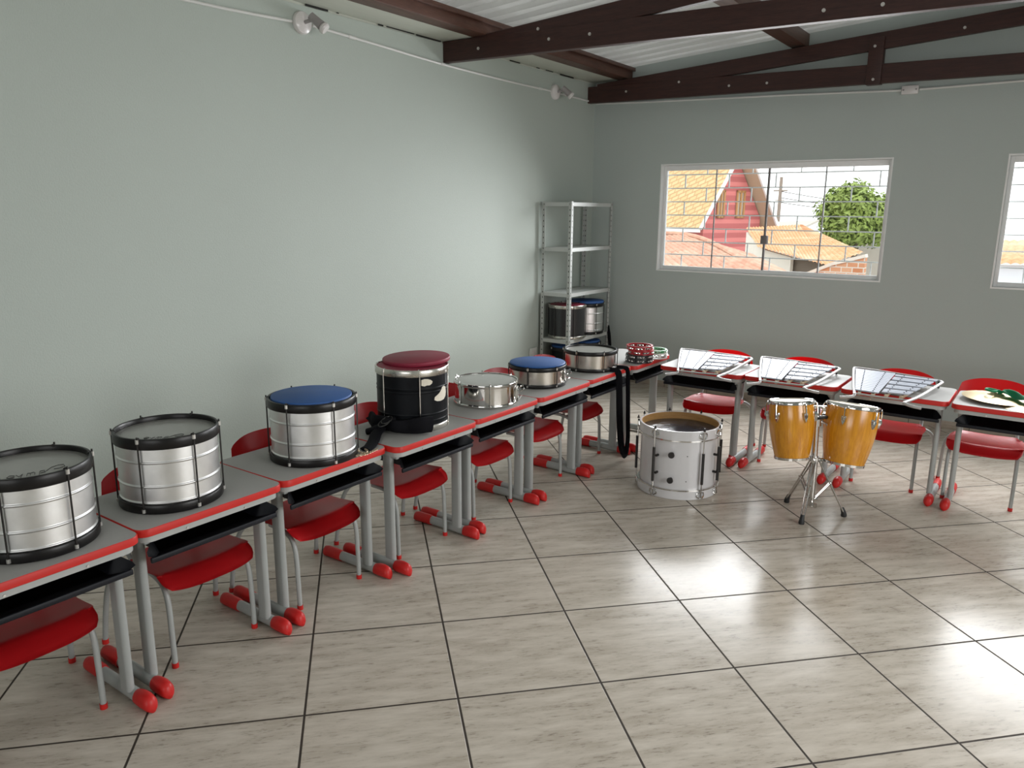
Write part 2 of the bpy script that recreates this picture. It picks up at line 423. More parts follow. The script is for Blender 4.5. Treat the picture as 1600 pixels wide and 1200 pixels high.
def obj(name, bm, m, parent=None, sharp=35, recalc=True):
    if recalc: bmesh.ops.recalc_face_normals(bm, faces=bm.faces[:])
    me = bpy.data.meshes.new(name); bm.to_mesh(me); bm.free()
    me.materials.append(M[m] if isinstance(m, str) else m)
    me.polygons.foreach_set('use_smooth', [True]*len(me.polygons))
    me.set_sharp_from_angle(angle=math.radians(sharp))
    o = bpy.data.objects.new(name, me); COL.objects.link(o)
    if parent: o.parent = parent
    return o
def tag(o, label, cat, group=None):
    o['label'] = label; o['category'] = cat
    if group: o['group'] = group
    return o
def thing(name, label, cat, loc=(0, 0, 0), rz=0.0, group=None):
    o = bpy.data.objects.new(name, None); COL.objects.link(o); o.empty_display_size = 0.1
    o.location = loc; o.rotation_euler = (0, 0, rz)
    return tag(o, label, cat, group)
def struct(name, bm=None, m=None, parent=None, **kw):
    if bm is None:
        o = bpy.data.objects.new(name, None); COL.objects.link(o)
    else: o = obj(name, bm, m, parent, **kw)
    if parent is None: o['kind'] = 'structure'
    return o
def dup(root, loc, rz=None, label=None):
    r = root.copy(); COL.objects.link(r); r.location = loc
    if rz is not None: r.rotation_euler = (0, 0, rz)
    if label: r['label'] = label
    for ch in list(root.children):
        c = ch.copy(); COL.objects.link(c); c.parent = r
        for g in list(ch.children):
            d = g.copy(); COL.objects.link(d); d.parent = c
    return r
B = bmesh.new
H = 0.644        # desk height

# ================================================================== THE ROOM
RX, RY = 7.0, -10.2     # right wall x, rear wall y
def roofz(x): return 3.035 + 0.07*x
bm = B(); add_box(bm, -0.15, RX+0.15, RY-0.15, 0.15, -0.1, 0.0); struct('floor', bm, 'floor')
bm = B(); add_box(bm, -0.15, 0.0, RY-0.15, 0.15, 0.0, 2.93); struct('wall_left', bm, 'wall_left')

WIN = [(0.745, 2.775), (3.560, 5.590)]; WZ0, WZ1 = 1.154, 2.157
bm = B()
def wall_piece(x0, x1, z0, z1): add_box(bm, x0, x1, 0.0, 0.15, z0, z1)
wall_piece(0.0, RX+0.15, 0.0, WZ0)
wall_piece(0.0, WIN[0][0], WZ0, WZ1); wall_piece(WIN[0][1], WIN[1][0], WZ0, WZ1); wall_piece(WIN[1][1], RX+0.15, WZ0, WZ1)
wall_piece(0.0, RX+0.15, WZ1, 2.9); add_box(bm, -0.15, 0.0, 0.0, 0.15, 2.93, 3.02)
prof = [(0.0, 2.9), (RX+0.15, 2.9), (RX+0.15, roofz(RX+0.15)-0.005), (0.0, roofz(0)-0.005)]
lo = [bm.verts.new((x, 0.0, z)) for x, z in prof]; hi = [bm.verts.new((x, 0.15, z)) for x, z in prof]
bm.faces.new(lo); bm.faces.new(hi[::-1])
for i in range(4): bm.faces.new((lo[i], hi[i], hi[(i+1) % 4], lo[(i+1) % 4]))
struct('wall_back', bm, 'wall_back')

# right wall with its long window, rear wall with a wide opening (both outside the photograph)
bm = B()
add_box(bm, RX, RX+0.15, RY-0.15, 0.0, 0.0, 0.8); add_box(bm, RX, RX+0.15, RY-0.15, 0.0, 2.3, 3.53)
add_box(bm, RX, RX+0.15, RY-0.15, -6.1, 0.8, 2.3); add_box(bm, RX, RX+0.15, -3.1, 0.0, 0.8, 2.3)
struct('wall_right', bm, 'wall_back')
bm = B()
add_box(bm, 0.0, 2.7, RY-0.15, RY, 0.0, 2.1); add_box(bm, 5.7, RX, RY-0.15, RY, 0.0, 2.1); add_box(bm, 0.0, RX, RY-0.15, RY, 2.1, 3.0)
for k in range(7): add_box(bm, k, k+1, RY-0.15, RY, 3.0, roofz(k)-0.004 if k else 3.03)
add_box(bm, 2.7, 5.7, RY-0.15, RY, 0.0, 0.9)
struct('wall_rear', bm, 'wall_back')

# skirting tiles
bm = B(); add_box(bm, 0.011, RX, -0.011, -0.0005, 0.0005, 0.062, 0.002); struct('baseboard_back', bm, 'skirt')
bm = B(); add_box(bm, 0.0005, 0.011, RY, -0.0005, 0.0005, 0.062, 0.002); struct('baseboard_left', bm, 'skirt')

# corrugated roof sheets (seen from below)
bm = B()
pitch, ht = 0.19, 0.038
xs = [-0.3 + 0.9*i for i in range(10)]
ys = []
y = 0.3; k = 0
while y > RY-0.3:
    for dy, dz in ((0, 0), (0.085, 0), (0.105, 1), (0.17, 1)): ys.append((y-dy, dz*ht))
    y -= pitch
rows = [[bm.verts.new((x, yy, roofz(x)+dz)) for (yy, dz) in ys] for x in xs]
for i in range(len(xs)-1):
    for j in range(len(ys)-1): bm.faces.new((rows[i][j], rows[i][j+1], rows[i+1][j+1], rows[i+1][j]))
bmesh.ops.solidify(bm, geom=bm.faces[:], thickness=0.004)
struct('ceiling', bm, 'roof', sharp=15)

# pale board along the top of the left wall and the broken dark joint under it
bm = B(); add_box(bm, -0.15, 0.272, RY, 0.0, 2.946, 2.972, 0.003); add_box(bm, -0.15, -0.03, RY, 0.0, 2.972, 3.022); add_box(bm, -0.15, -0.01, RY, 0.0, 2.93, 2.95); add_box(bm, 0.0005, 0.27, RY, 0.0, 2.972, 2.985)
struct('trim_1', bm, 'plank')
bm = B()
for (y0, y1, t) in ((-3.60, -3.42, 0.012), (-3.35, -3.33, 0.006), (-2.98, -2.93, 0.010), (-2.90, -2.62, 0.007), (-2.60, -2.33, 0.010), (-1.45, -1.30, 0.008), (-1.05, -1.0, 0.007), (-0.90, -0.78, 0.006), (-0.66, -0.42, 0.012)):
    add_box(bm, 0.0, 0.002, y0, y1, 2.9455-t, 2.9455)
struct('trim_2', bm, 'dark')

# ---- roof trusses
def truss(name, y0, y1, zb0, zb1, h0, h1, zr, px_, label, bolts, xr=RX):
    t = thing(name, label, 'roof truss', (0, 0, 0), 0, 'roof trusses')
    yc = (y0+y1)/2; wd = abs(y1-y0)
    k = (zb1-zb0)/3.6
    bm = B(); n = 2
    v = []
    for x in (0.001, xr-0.001):
        zb = zb0 + k*min(x, 3.6); h = h0 + (h1-h0)/3.6*min(x, 3.6)
        v.append([bm.verts.new((x, y, z)) for y in (y0, y1) for z in (zb, zb+h)])
    a, b = v
    for f in ((a[0], a[1], a[3], a[2]), (b[0], b[2], b[3], b[1]), (a[0], b[0], b[1], a[1]), (a[2], a[3], b[3], b[2]), (a[1], b[1], b[3], a[3]), (a[0], a[2], b[2], b[0])): bm.faces.new(f)
    bmesh.ops.bevel(bm, geom=bm.edges[:], offset=0.004, segments=1, affect='EDGES')
    obj('bottom_chord', bm, 'truss', t)
    # rafter following the roof slope
    bm = B(); v = []
    for x in (0.10, xr-0.002):
        zt = zr + 0.07*x
        v.append([bm.verts.new((x, y, z)) for y in (y0+0.004, y1-0.004) for z in (zt-0.125, zt)])
    a, b = v
    for f in ((a[0], a[1], a[3], a[2]), (b[0], b[2], b[3], b[1]), (a[0], b[0], b[1], a[1]), (a[2], a[3], b[3], b[2]), (a[1], b[1], b[3], a[3]), (a[0], a[2], b[2], b[0])): bm.faces.new(f)
    bmesh.ops.bevel(bm, geom=bm.edges[:], offset=0.004, segments=1, affect='EDGES')
    obj('rafter', bm, 'truss', t)
    for xx in (px_, px_+2.2):
        if xx < xr-0.3:
            bm = B(); add_box(bm, xx, xx+0.11, y0-0.016 if y0 > -1 else y0+0.01, y1+0.002 if y0 > -1 else y1-0.01, zb0+k*min(xx, 3.6)+(0.018 if y0 > -1 else h0-0.012), zr+0.07*xx-0.03, 0.003); obj('post', bm, 'truss', t)
    for (x, z) in bolts:
        bm = B(); yf = y0 - (0.017 if px_-0.01 < x < px_+0.12 else 0.0)
        add_cyl(bm, (x, yf+0.004, z), (x, yf-0.007, z), 0.0105, 10); add_cyl(bm, (x, yf-0.005, z), (x, yf-0.012, z), 0.006, 6)
        obj('bolt', bm, 'bolt', t)
    return t
truss('roof_truss', -2.308, -2.248, 2.796, 2.669, 0.149, 0.135, 2.925, 2.57, 'dark mahogany roof truss nearest the camera, crossing in front of the other one',
      [(0.34, 2.86), (0.86, 2.93), (0.95, 2.855), (1.27, 2.85), (2.75, 2.80), (3.05, 2.79), (2.62, 2.95)])
truss('roof_truss', -0.15, -0.09, 2.742, 2.662, 0.150, 0.13, 2.905, 2.535, 'dark mahogany roof truss running flat along the wall with the windows',
      [(0.42, 2.82), (0.95, 2.86), (1.42, 2.79), (1.75, 2.785), (2.58, 2.985), (2.59, 2.74), (3.18, 3.05)])
# ---- purlins under the sheets
PL = ['brown roof beam beside the pale board over the left wall', 'brown roof beam second from the left wall, above the truss posts',
      'brown roof beam third from the left wall', 'brown roof beam fourth from the left wall', 'brown roof beam nearest the right wall']
for i, (x0, x1) in enumerate(((0.273, 0.405), (1.90, 2.03), (3.55, 3.67), (5.1, 5.22), (6.6, 6.72))):
    bm = B(); zt = roofz(x0) - 0.002; zb = max(2.925 + 0.07*x0 + 0.001, zt - 0.14) if i else 2.945
    add_box(bm, x0, x1, RY+0.001, -0.001, zb, zt, 0.005)
    if i == 0: add_box(bm, x1, x1+0.03, RY+0.001, -0.001, zt-0.035, zt-0.004, 0.003)
    tag(obj('roof_purlin', bm, 'purlin'), PL[i], 'roof beam', 'roof beams under the metal sheets')

# ---- windows
def window(n, x0, x1):
    t = struct('window_%d' % n)
    bm = B(); d0, d1 = 0.0, 0.15
    # painted reveal and sill lining
    e = 0.012
    add_box(bm, x0, x0+e, d0-0.004, d1, WZ0, WZ1); add_box(bm, x1-e, x1, d0-0.004, d1, WZ0, WZ1)
    add_box(bm, x0+e, x1-e, d0-0.004, d1, WZ1-e, WZ1); add_box(bm, x0+e, x1-e, d0-0.004, d1, WZ0, WZ0+e)
    obj('reveal', bm, 'white', t)
    bm = B(); a, b = 0.055, 0.095; X0, X1, Z0, Z1 = x0+e+0.001, x1-e-0.001, WZ0+e+0.001, WZ1-e-0.001
    add_box(bm, X0, X0+0.028, a, b, Z0, Z1, 0.002); add_box(bm, X1-0.028, X1, a, b, Z0, Z1, 0.002)
    add_box(bm, X0+0.028, X1-0.028, a, b, Z1-0.045, Z1, 0.002); add_box(bm, X0+0.028, X1-0.028, a, b, Z0, Z0+0.035, 0.002)
    obj('window_frame', bm, 'frame', t)
    gx0, gx1 = X0+0.028, X1-0.028; wq = (gx1-gx0)/4
    for k in range(4):
        bm = B(); yy = 0.068 if k in (0, 3) else 0.080
        add_box(bm, gx0+wq*k-0.006, gx0+wq*(k+1)+0.006, yy, yy+0.006, Z0+0.03, Z1-0.03)
        p = obj('glass_pane', bm, 'glass', t)
    bm = B()                                             # thin dark meeting edges of the panes
    for k, wd in ((1, 0.006), (2, 0.016), (3, 0.006)):
        add_box(bm, gx0+wq*k-wd/2, gx0+wq*k+wd/2, 0.066, 0.088, Z0+0.03, Z1-0.03)
    obj('pane_edges', bm, 'lock', t)
    bm = B(); add_box(bm, gx0+wq*2-0.03, gx0+wq*2+0.03, 0.050, 0.094, Z0+0.27, Z0+0.345, 0.006); add_cyl(bm, (gx0+wq*2, 0.045, Z0+0.31), (gx0+wq*2, 0.055, Z0+0.31), 0.012)
    obj('lock', bm, 'lock', t)
    # security grille of staggered bars just outside the glass
    bm = B(); nz = 8; dz = (WZ1-WZ0)/nz
    for k in range(nz):
        z = WZ0 + 0.03 + dz*k
        add_box(bm, x0+0.014, x1-0.014, 0.128, 0.140, z-0.005, z+0.005)
        st = 0.43; xo = x0 + 0.20 + (0.215 if k % 2 else 0.0)
        while xo < x1-0.03:
            zt = min(z+dz, WZ1-0.014); add_box(bm, xo-0.005, xo+0.005, 0.129, 0.139, z+0.005, zt-0.005); xo += st
    obj('security_grille', bm, 'bars', t)
    return t
window(1, *WIN[0]); window(2, *WIN[1])

# ---- wall lamps, conduit, junction box, socket
def spot(y, z, label):
    t = thing('wall_spotlight', label, 'wall lamp', (0.001, y, z), 0, 'spotlights on the left wall')
    rot = Matrix.Rotation(PI/2, 4, 'Y')
    bm = B(); add_lathe(bm, [(0, 0), (0.066, 0), (0.068, 0.012), (0.062, 0.026), (0.045, 0.036), (0.0, 0.04)], 40, mt=rot); obj('base', bm, 'lampw', t)
    bm = B(); add_tube(bm, [(0.036, 0, 0.0), (0.06, 0.01, 0.006), (0.085, 0.02, 0.012)], 0.011, 12); obj('arm', bm, 'lampg', t)
    d = Vector((0.62, 0.42, -0.66)).normalized(); p = Vector((0.085, 0.015, 0.028))
    bm = B(); add_tube(bm, [p - d*0.01, p + d*0.055, p + d*0.075], [0.024, 0.027, 0.030], 20); obj('lamp_socket', bm, 'lampg', t)
    q = p + d*0.075; mt = Matrix.Translation(q) @ d.to_track_quat('Z', 'Y').to_matrix().to_4x4()
    bm = B(); add_lathe(bm, [(0.0, 0), (0.022, 0.0), (0.034, 0.012), (0.036, 0.026), (0.030, 0.036), (0, 0.040)], 28, mt=mt); obj('bulb', bm, 'lampw', t)
spot(-3.642, 2.827, 'white round-based spotlight on the left wall, nearer the camera')
spot(-0.752, 2.774, 'white round-based spotlight on the left wall near the corner')
bm = B()
pl = smooth_path([(0.009, -9.5, 2.80), (0.009, -6, 2.80), (0.009, -4.433, 2.797), (0.009, -3.72, 2.822)], 4)
add_tube(bm, pl, 0.009, 8)
tag(obj('cable_conduit', bm, 'pvc'), 'white cable tube on the left wall, running to the nearer spotlight', 'cable tube', 'white cable tubes')
bm = B(); add_tube(bm, smooth_path([(0.009, -3.56, 2.826), (0.009, -3.0, 2.806), (0.009, -2.32, 2.782), (0.009, -1.5, 2.772), (0.009, -0.83, 2.776)], 5), 0.009, 8)
add_cyl(bm, (0.009, -3.20, 2.8132), (0.009, -3.26, 2.8155), 0.012, 10); add_cyl(bm, (0.009, -2.30, 2.7825), (0.009, -2.34, 2.7835), 0.012, 10); add_cyl(bm, (0.009, -0.97, 2.774), (0.009, -1.01, 2.7735), 0.012, 10)
tag(obj('cable_conduit', bm, 'pvc'), 'white cable tube on the left wall between the two spotlights', 'cable tube', 'white cable tubes')
bm = B(); add_tube(bm, [(0.009, -0.675, 2.772), (0.009, -0.04, 2.762), (0.012, -0.018, 2.758), (0.03, -0.010, 2.752), (0.5, -0.010, 2.733), (1.94, -0.010, 2.694), (2.775, -0.010, 2.664)], 0.009, 8)
tag(obj('cable_conduit', bm, 'pvc'), 'white cable tube rounding the corner from the far spotlight to the junction box', 'cable tube', 'white cable tubes')
bm = B(); add_tube(bm, [(2.905, -0.010, 2.662), (3.6, -0.010, 2.668), (6.9, -0.010, 2.67)], 0.009, 8)
tag(obj('cable_conduit', bm, 'pvc'), 'white cable tube on the window wall to the right of the junction box', 'cable tube', 'white cable tubes')
t = thing('junction_box', 'small white junction box under the far truss above the window', 'junction box', (2.84, -0.001, 2.661))
bm = B(); add_box(bm, -0.06, 0.06, -0.035, 0, -0.032, 0.032, 0.005); obj('box', bm, 'lampw', t)
for sx in (-0.045, 0.045):
    bm = B(); add_cyl(bm, (sx, -0.034, 0.0), (sx, -0.038, 0.0), 0.006, 10); obj('screw', bm, 'lampg', t)
t = thing('wall_socket', 'pale socket plate low on the left wall beside the steel shelf', 'socket', (0.001, -1.05, 0.40))
bm = B(); add_box(bm, 0, 0.010, -0.06, 0.06, -0.045, 0.045, 0.003); obj('plate', bm, 'plate', t)
bm = B(); add_box(bm, 0.009, 0.014, -0.025, 0.025, -0.02, 0.02, 0.003); obj('outlet', bm, 'lampw', t)

# ================================================================== DESKS
def make_desk(label):
    """local frame: front edge at y=0, back at y=+0.45, centred on x"""
    t = thing('school_desk', label, 'desk', (0, 0, 0), 0, 'red-edged school desks')
    bm = B(); add_prism(bm, rrect(-0.296, 0.296, 0.004, 0.446, 0.040), H-0.022, H)
    obj('tabletop', bm, 'top', t, sharp=30)
    bm = B(); o_ = rrect(-0.300, 0.300, 0.0, 0.45, 0.044); i_ = rrect(-0.2955, 0.2955, 0.0045, 0.4455, 0.0395); n = len(o_)
    prof = [(0.0, H-0.030), (1, H-0.027), (1, H-0.004), (0.6, H-0.0008), (0.0, H-0.0004)]
    rings = []
    for wgt, z in prof: rings.append([bm.verts.new((i_[k][0]+(o_[k][0]-i_[k][0])*wgt, i_[k][1]+(o_[k][1]-i_[k][1])*wgt, z)) for k in range(n)])
    for a, b in zip(rings, rings[1:]):
        for k in range(n): bm.faces.new((a[k], a[(k+1) % n], b[(k+1) % n], b[k]))
    a, b = rings[0], rings[-1]
    for k in range(n): bm.faces.new((b[k], b[(k+1) % n], a[(k+1) % n], a[k]))
    obj('edge_band', bm, 'red', t, sharp=40)
    bm = B(); o_ = rrect(-0.285, 0.285, 0.012, 0.438, 0.040); i_ = rrect(-0.270, 0.270, 0.027, 0.423, 0.03)
    for (p, q, z0, z1) in ((o_, i_, H-0.054, H-0.0235),):
        n = len(p); lo = [bm.verts.new((*p[k], z0)) for k in range(n)]; hi = [bm.verts.new((*p[k], z1)) for k in range(n)]
        li = [bm.verts.new((*q[k], z0)) for k in range(n)]; hi2 = [bm.verts.new((*q[k], z1)) for k in range(n)]
        for k in range(n):
            j = (k+1) % n
            bm.faces.new((lo[k], lo[j], hi[j], hi[k])); bm.faces.new((li[j], li[k], hi2[k], hi2[j])); bm.faces.new((lo[j], lo[k], li[k], li[j])); bm.faces.new((hi[k], hi[j], hi2[j], hi2[k]))
    obj('apron', bm, 'apron', t)
    # book tray: shallow black tub open at the front, flared lip
    bm = B()
    L = [(-0.275, 0.012), (-0.225, 0.055), (-0.225, 0.40), (0.225, 0.40), (0.225, 0.055), (0.275, 0.012)]
    zb = 0.520
    def tray(u, v):      # u across, v front->back
        y = 0.012 + 0.39*v
        hw = 0.272 - 0.047*min(1, max(0, (y-0.02)/0.04)) if y < 0.06 else 0.225
        x = -hw + 2*hw*u
        e = abs(2*u-1)
        z = zb + 0.008*max(0, 1-v*8) + (0.058*max(0, (e-0.90)/0.10))*(min(1, max(0, (y-0.0)/0.05)) if y < 0.05 else 1)
        if v > 0.94: z = max(z, zb + 0.058*(v-0.94)/0.06)
        return (x, y, z)
    add_grid(bm, tray, 40, 34)
    bmesh.ops.solidify(bm, geom=bm.faces[:], thickness=0.006)
    tr = obj('book_tray', bm, 'black', t)
    bm = B(); add_box(bm, -0.262, 0.262, 0.008, 0.020, 0.512, 0.532, 0.004); obj('tray_lip', bm, 'black', tr)
    for sx in (-1, 1):
        bm = B(); cx = sx*0.25
        # oblong column
        pr = [(cx + 0.0145*math.cos(a)*1.0, 0.115 + 0.016*(1 if math.sin(a) > 0 else -1) + 0.0145*math.sin(a)) for a in [2*PI*k/24 + PI/24 for k in range(24)]]
        add_prism(bm, pr, 0.045, H-0.055)
        add_box(bm, cx-0.010, cx+0.010, 0.05, 0.36, H-0.075, H-0.0545, 0.003)
        leg = obj('column', bm, 'tube', t)
        cx = sx*0.262
        bm = B(); ring = []
        def foot_sec(y, w, h, z0=0.004):
            return [bm.verts.new((cx + w*math.cos(a)*(1 if math.sin(a) > 0 else 1), y, z0 + (h*(0.42 + 0.58*math.sin(a)) if math.sin(a) > 0 else h*(0.42 + 0.42*math.sin(a)*(0.98 if z0 < 0.002 else 0.9))))) for a in [2*PI*k/16 for k in range(16)]]
        ys_ = (0.03, 0.10, 0.20, 0.32, 0.41)
        rr = [foot_sec(y, 0.020, 0.050) for y in ys_]
        for a, b in zip(rr, rr[1:]):
            for k in range(16): bm.faces.new((a[k], a[(k+1) % 16], b[(k+1) % 16], b[k]))
        bm.faces.new(rr[0]); bm.faces.new(rr[-1][::-1])
        ft = obj('foot', bm, 'tube', t)
        bm = B()
        rr = [foot_sec(y, w, h, 0.001) for y, w, h in ((0.072, 0.0225, 0.054), (0.050, 0.0260, 0.061), (0.020, 0.0275, 0.063), (0.002, 0.0265, 0.060), (-0.010, 0.0245, 0.056), (-0.019, 0.019, 0.045), (-0.024, 0.010, 0.026))]
        for a, b in zip(rr, rr[1:]):
            for k in range(16): bm.faces.new((a[k], b[k], b[(k+1) % 16], a[(k+1) % 16]))
        bm.faces.new(rr[0]); bm.faces.new(rr[-1][::-1])
        obj('toe_cap', bm, 'redcap', ft, sharp=60)
        bm = B()
        rr = [foot_sec(y, w, h, 0.001) for y, w, h in ((0.305, 0.0225, 0.055), (0.32, 0.0245, 0.057), (0.40, 0.0245, 0.057), (0.422, 0.022, 0.052), (0.434, 0.012, 0.036), (0.436, 0.004, 0.026))]
        for a, b in zip(rr, rr[1:]):
            for k in range(16): bm.faces.new((a[k], b[k], b[(k+1) % 16], a[(k+1) % 16]))
        bm.faces.new(rr[0]); bm.faces.new(rr[-1][::-1])
        obj('heel_sleeve', bm, 'redcap', ft, sharp=60)
    for xx in (-0.12, 0.12):
        bm = B(); add_cyl(bm, (xx, 0.0125, H-0.046), (xx, 0.008, H-0.046), 0.004, 8); obj('screw', bm, 'bolt', t)
    return t

LX = 1.624
DL = ['grey school desk at the left edge of the picture, under the cut-off silver drum', 'grey school desk under the second silver drum with bare grey head',
      'grey school desk under the silver drum with blue pad', 'grey school desk under the tall black drum', 'grey school desk under the mirror-bright snare drum',
      'grey school desk under the blue-topped snare drum', 'grey school desk under the black-hooped snare with hanging strap', 'grey school desk under the tambourine stack in the corner']
joints = [(-6.086, 1.632), (-5.484, 1.606), (-4.881, 1.592), (-4.278, 1.645), (-3.676, 1.630), (-3.074, 1.632), (-2.472, 1.618), (-1.870, 1.640)]
desk0 = make_desk(DL[0])
for i, (yc, xf) in enumerate(joints):
    if i == 0: desk0.location = (xf, yc, 0); desk0.rotation_euler = (0, 0, PI/2)
    else: dup(desk0, (xf, yc, 0), PI/2 + (0.010 if i == 2 else (-0.005 if i == 3 else 0)), DL[i])
DR = ['grey school desk under the glockenspiel nearest the corner, behind the white bass drum', 'grey school desk under the middle glockenspiel, behind the congas',
      'grey school desk under the rightmost glockenspiel', 'grey school desk under the cymbals at the right edge']
RD = [(2.048, -2.025, 0.005), (2.650, -2.004, -0.01), (3.272, -2.014, 0.0), (3.886, -2.036, 0.0)]
for (x, y, a), lb in zip(RD, DR): dup(desk0, (x, y, 0), a, lb)

# ================================================================== CHAIRS
def make_chair(label):
    """local frame: front towards -y, origin on the floor under the seat centre"""
    t = thing('school_chair', label, 'chair', (0, 0, 0), 0, 'red school chairs')
    # moulded seat with a waterfall front
    bm = B(); nu, nv = 22, 24
    def seat(u, v):
        a = 2*u-1; y = -0.235 + 0.365*v
        hw = 0.198
        if v < 0.10: hw = 0.198 - 0.022*(1-v/0.10)**2
        if v > 0.62: hw = 0.198 - 0.048*((v-0.62)/0.38)**1.5
        z = 0.366 + 0.010*abs(a)**2.5 - 0.008*math.sin(PI*min(1, max(0, (v-0.2)/0.8)))
        if v < 0.24: z -= 0.052*(1-v/0.24)**1.6
        y += 0.02*abs(a)**4 if v < 0.2 else 0
        y -= 0.03*abs(a)**4 if v > 0.85 else 0
        return (a*hw, y, z)
    add_grid(bm, seat, nu, nv); bmesh.ops.solidify(bm, geom=bm.faces[:], thickness=-0.011)
    obj('seat', bm, 'redseat', t, sharp=50)
    bm = B()
    def back(u, v):
        a = 2*u-1; zc = 0.520; 
        top = 0.700 - 0.040*abs(a)**2.6 - (0.05*max(0, (abs(a)-0.9)/0.1)**2)
        bot = 0.515 + 0.012*abs(a)**2 + (0.03*max(0, (abs(a)-0.9)/0.1)**2)
        z = bot + (top-bot)*v
        y = 0.205 + 0.055*(z-0.52)/0.2 - 0.045*abs(a)**2
        return (a*0.203, y, z)
    add_grid(bm, back, 28, 10); bmesh.ops.solidify(bm, geom=bm.faces[:], thickness=0.010)
    obj('backrest', bm, 'redseat', t, sharp=50)
    for sx in (-1, 1):
        bm = B(); pts = smooth_path([(sx*0.178, -0.19, 0.012), (sx*0.178, -0.187, 0.15), (sx*0.177, -0.180, 0.265), (sx*0.174, -0.150, 0.322), (sx*0.168, -0.085, 0.343), (sx*0.162, 0.0, 0.344)], 6)
        add_tube(bm, pts, 0.0105, 12); l = obj('leg', bm, 'tube', t)
        bm = B(); add_cyl(bm, (sx*0.178, -0.19, 0.0005), (sx*0.178, -0.19, 0.020), 0.013, 14); obj('foot_cap', bm, 'redcap', l)
        bm = B(); pts = smooth_path([(sx*0.25, 0.19, 0.012), (sx*0.244, 0.172, 0.14), (sx*0.236, 0.148, 0.25), (sx*0.215, 0.125, 0.315), (sx*0.175, 0.100, 0.345), (sx*0.12, 0.085, 0.346)], 6)
        add_tube(bm, pts, 0.0105, 12); l = obj('leg', bm, 'tube', t)
        bm = B(); add_cyl(bm, (sx*0.25, 0.19, 0.0005), (sx*0.25, 0.1895, 0.020), 0.013, 14); obj('foot_cap', bm, 'redcap', l)
        bm = B(); pts = smooth_path([(sx*0.155, 0.03, 0.347), (sx*0.153, 0.105, 0.352), (sx*0.150, 0.150, 0.400), (sx*0.147, 0.184, 0.50), (sx*0.147, 0.205, 0.60)], 6)
        add_tube(bm, pts, 0.0100, 12); obj('back_upright', bm, 'tube', t)
    bm = B(); add_tube(bm, [(-0.16, -0.12, 0.343), (0.16, -0.12, 0.343)], 0.009, 10); add_tube(bm, [(-0.16, 0.085, 0.345), (0.16, 0.085, 0.345)], 0.009, 10)
    obj('seat_frame', bm, 'tube', t)
    return t
CL = ['red school chair under the leftmost desk, seat cut by the picture edge', 'red school chair under the desk of the second silver drum', 'red school chair under the desk of the silver drum with blue pad',
      'red school chair under the desk of the tall black drum', 'red school chair under the desk of the mirror-bright snare', 'red school chair under the desk of the blue-topped snare',
      'red school chair under the desk of the black-hooped snare']
chair0 = make_chair(CL[0])
CP = [(1.300, -6.09, 0.0), (1.272, -5.447, 0.0), (1.300, -4.882, 0.02), (1.300, -4.255, 0.0), (1.295, -3.645, 0.0), (1.290, -3.075, 0.0), (1.255, -2.49, 0.0)]
for i, (x, y, a) in enumerate(CP):
    if i == 0: chair0.location = (x, y, 0); chair0.rotation_euler = (0, 0, PI/2+a)
    else: dup(chair0, (x, y, 0), PI/2+a, CL[i])
CR = ['red school chair at the desk behind the white bass drum', 'red school chair behind the congas and the middle glockenspiel', 'red school chair behind the rightmost glockenspiel',
      'red school chair behind the cymbals at the right edge']
for (x, y, a), lb in zip([(2.05, -1.65, 0.09), (2.612, -1.60, 0.03), (3.236, -1.640, 0.0), (3.765, -1.63, 0.0)], CR): dup(chair0, (x, y, 0), a, lb)

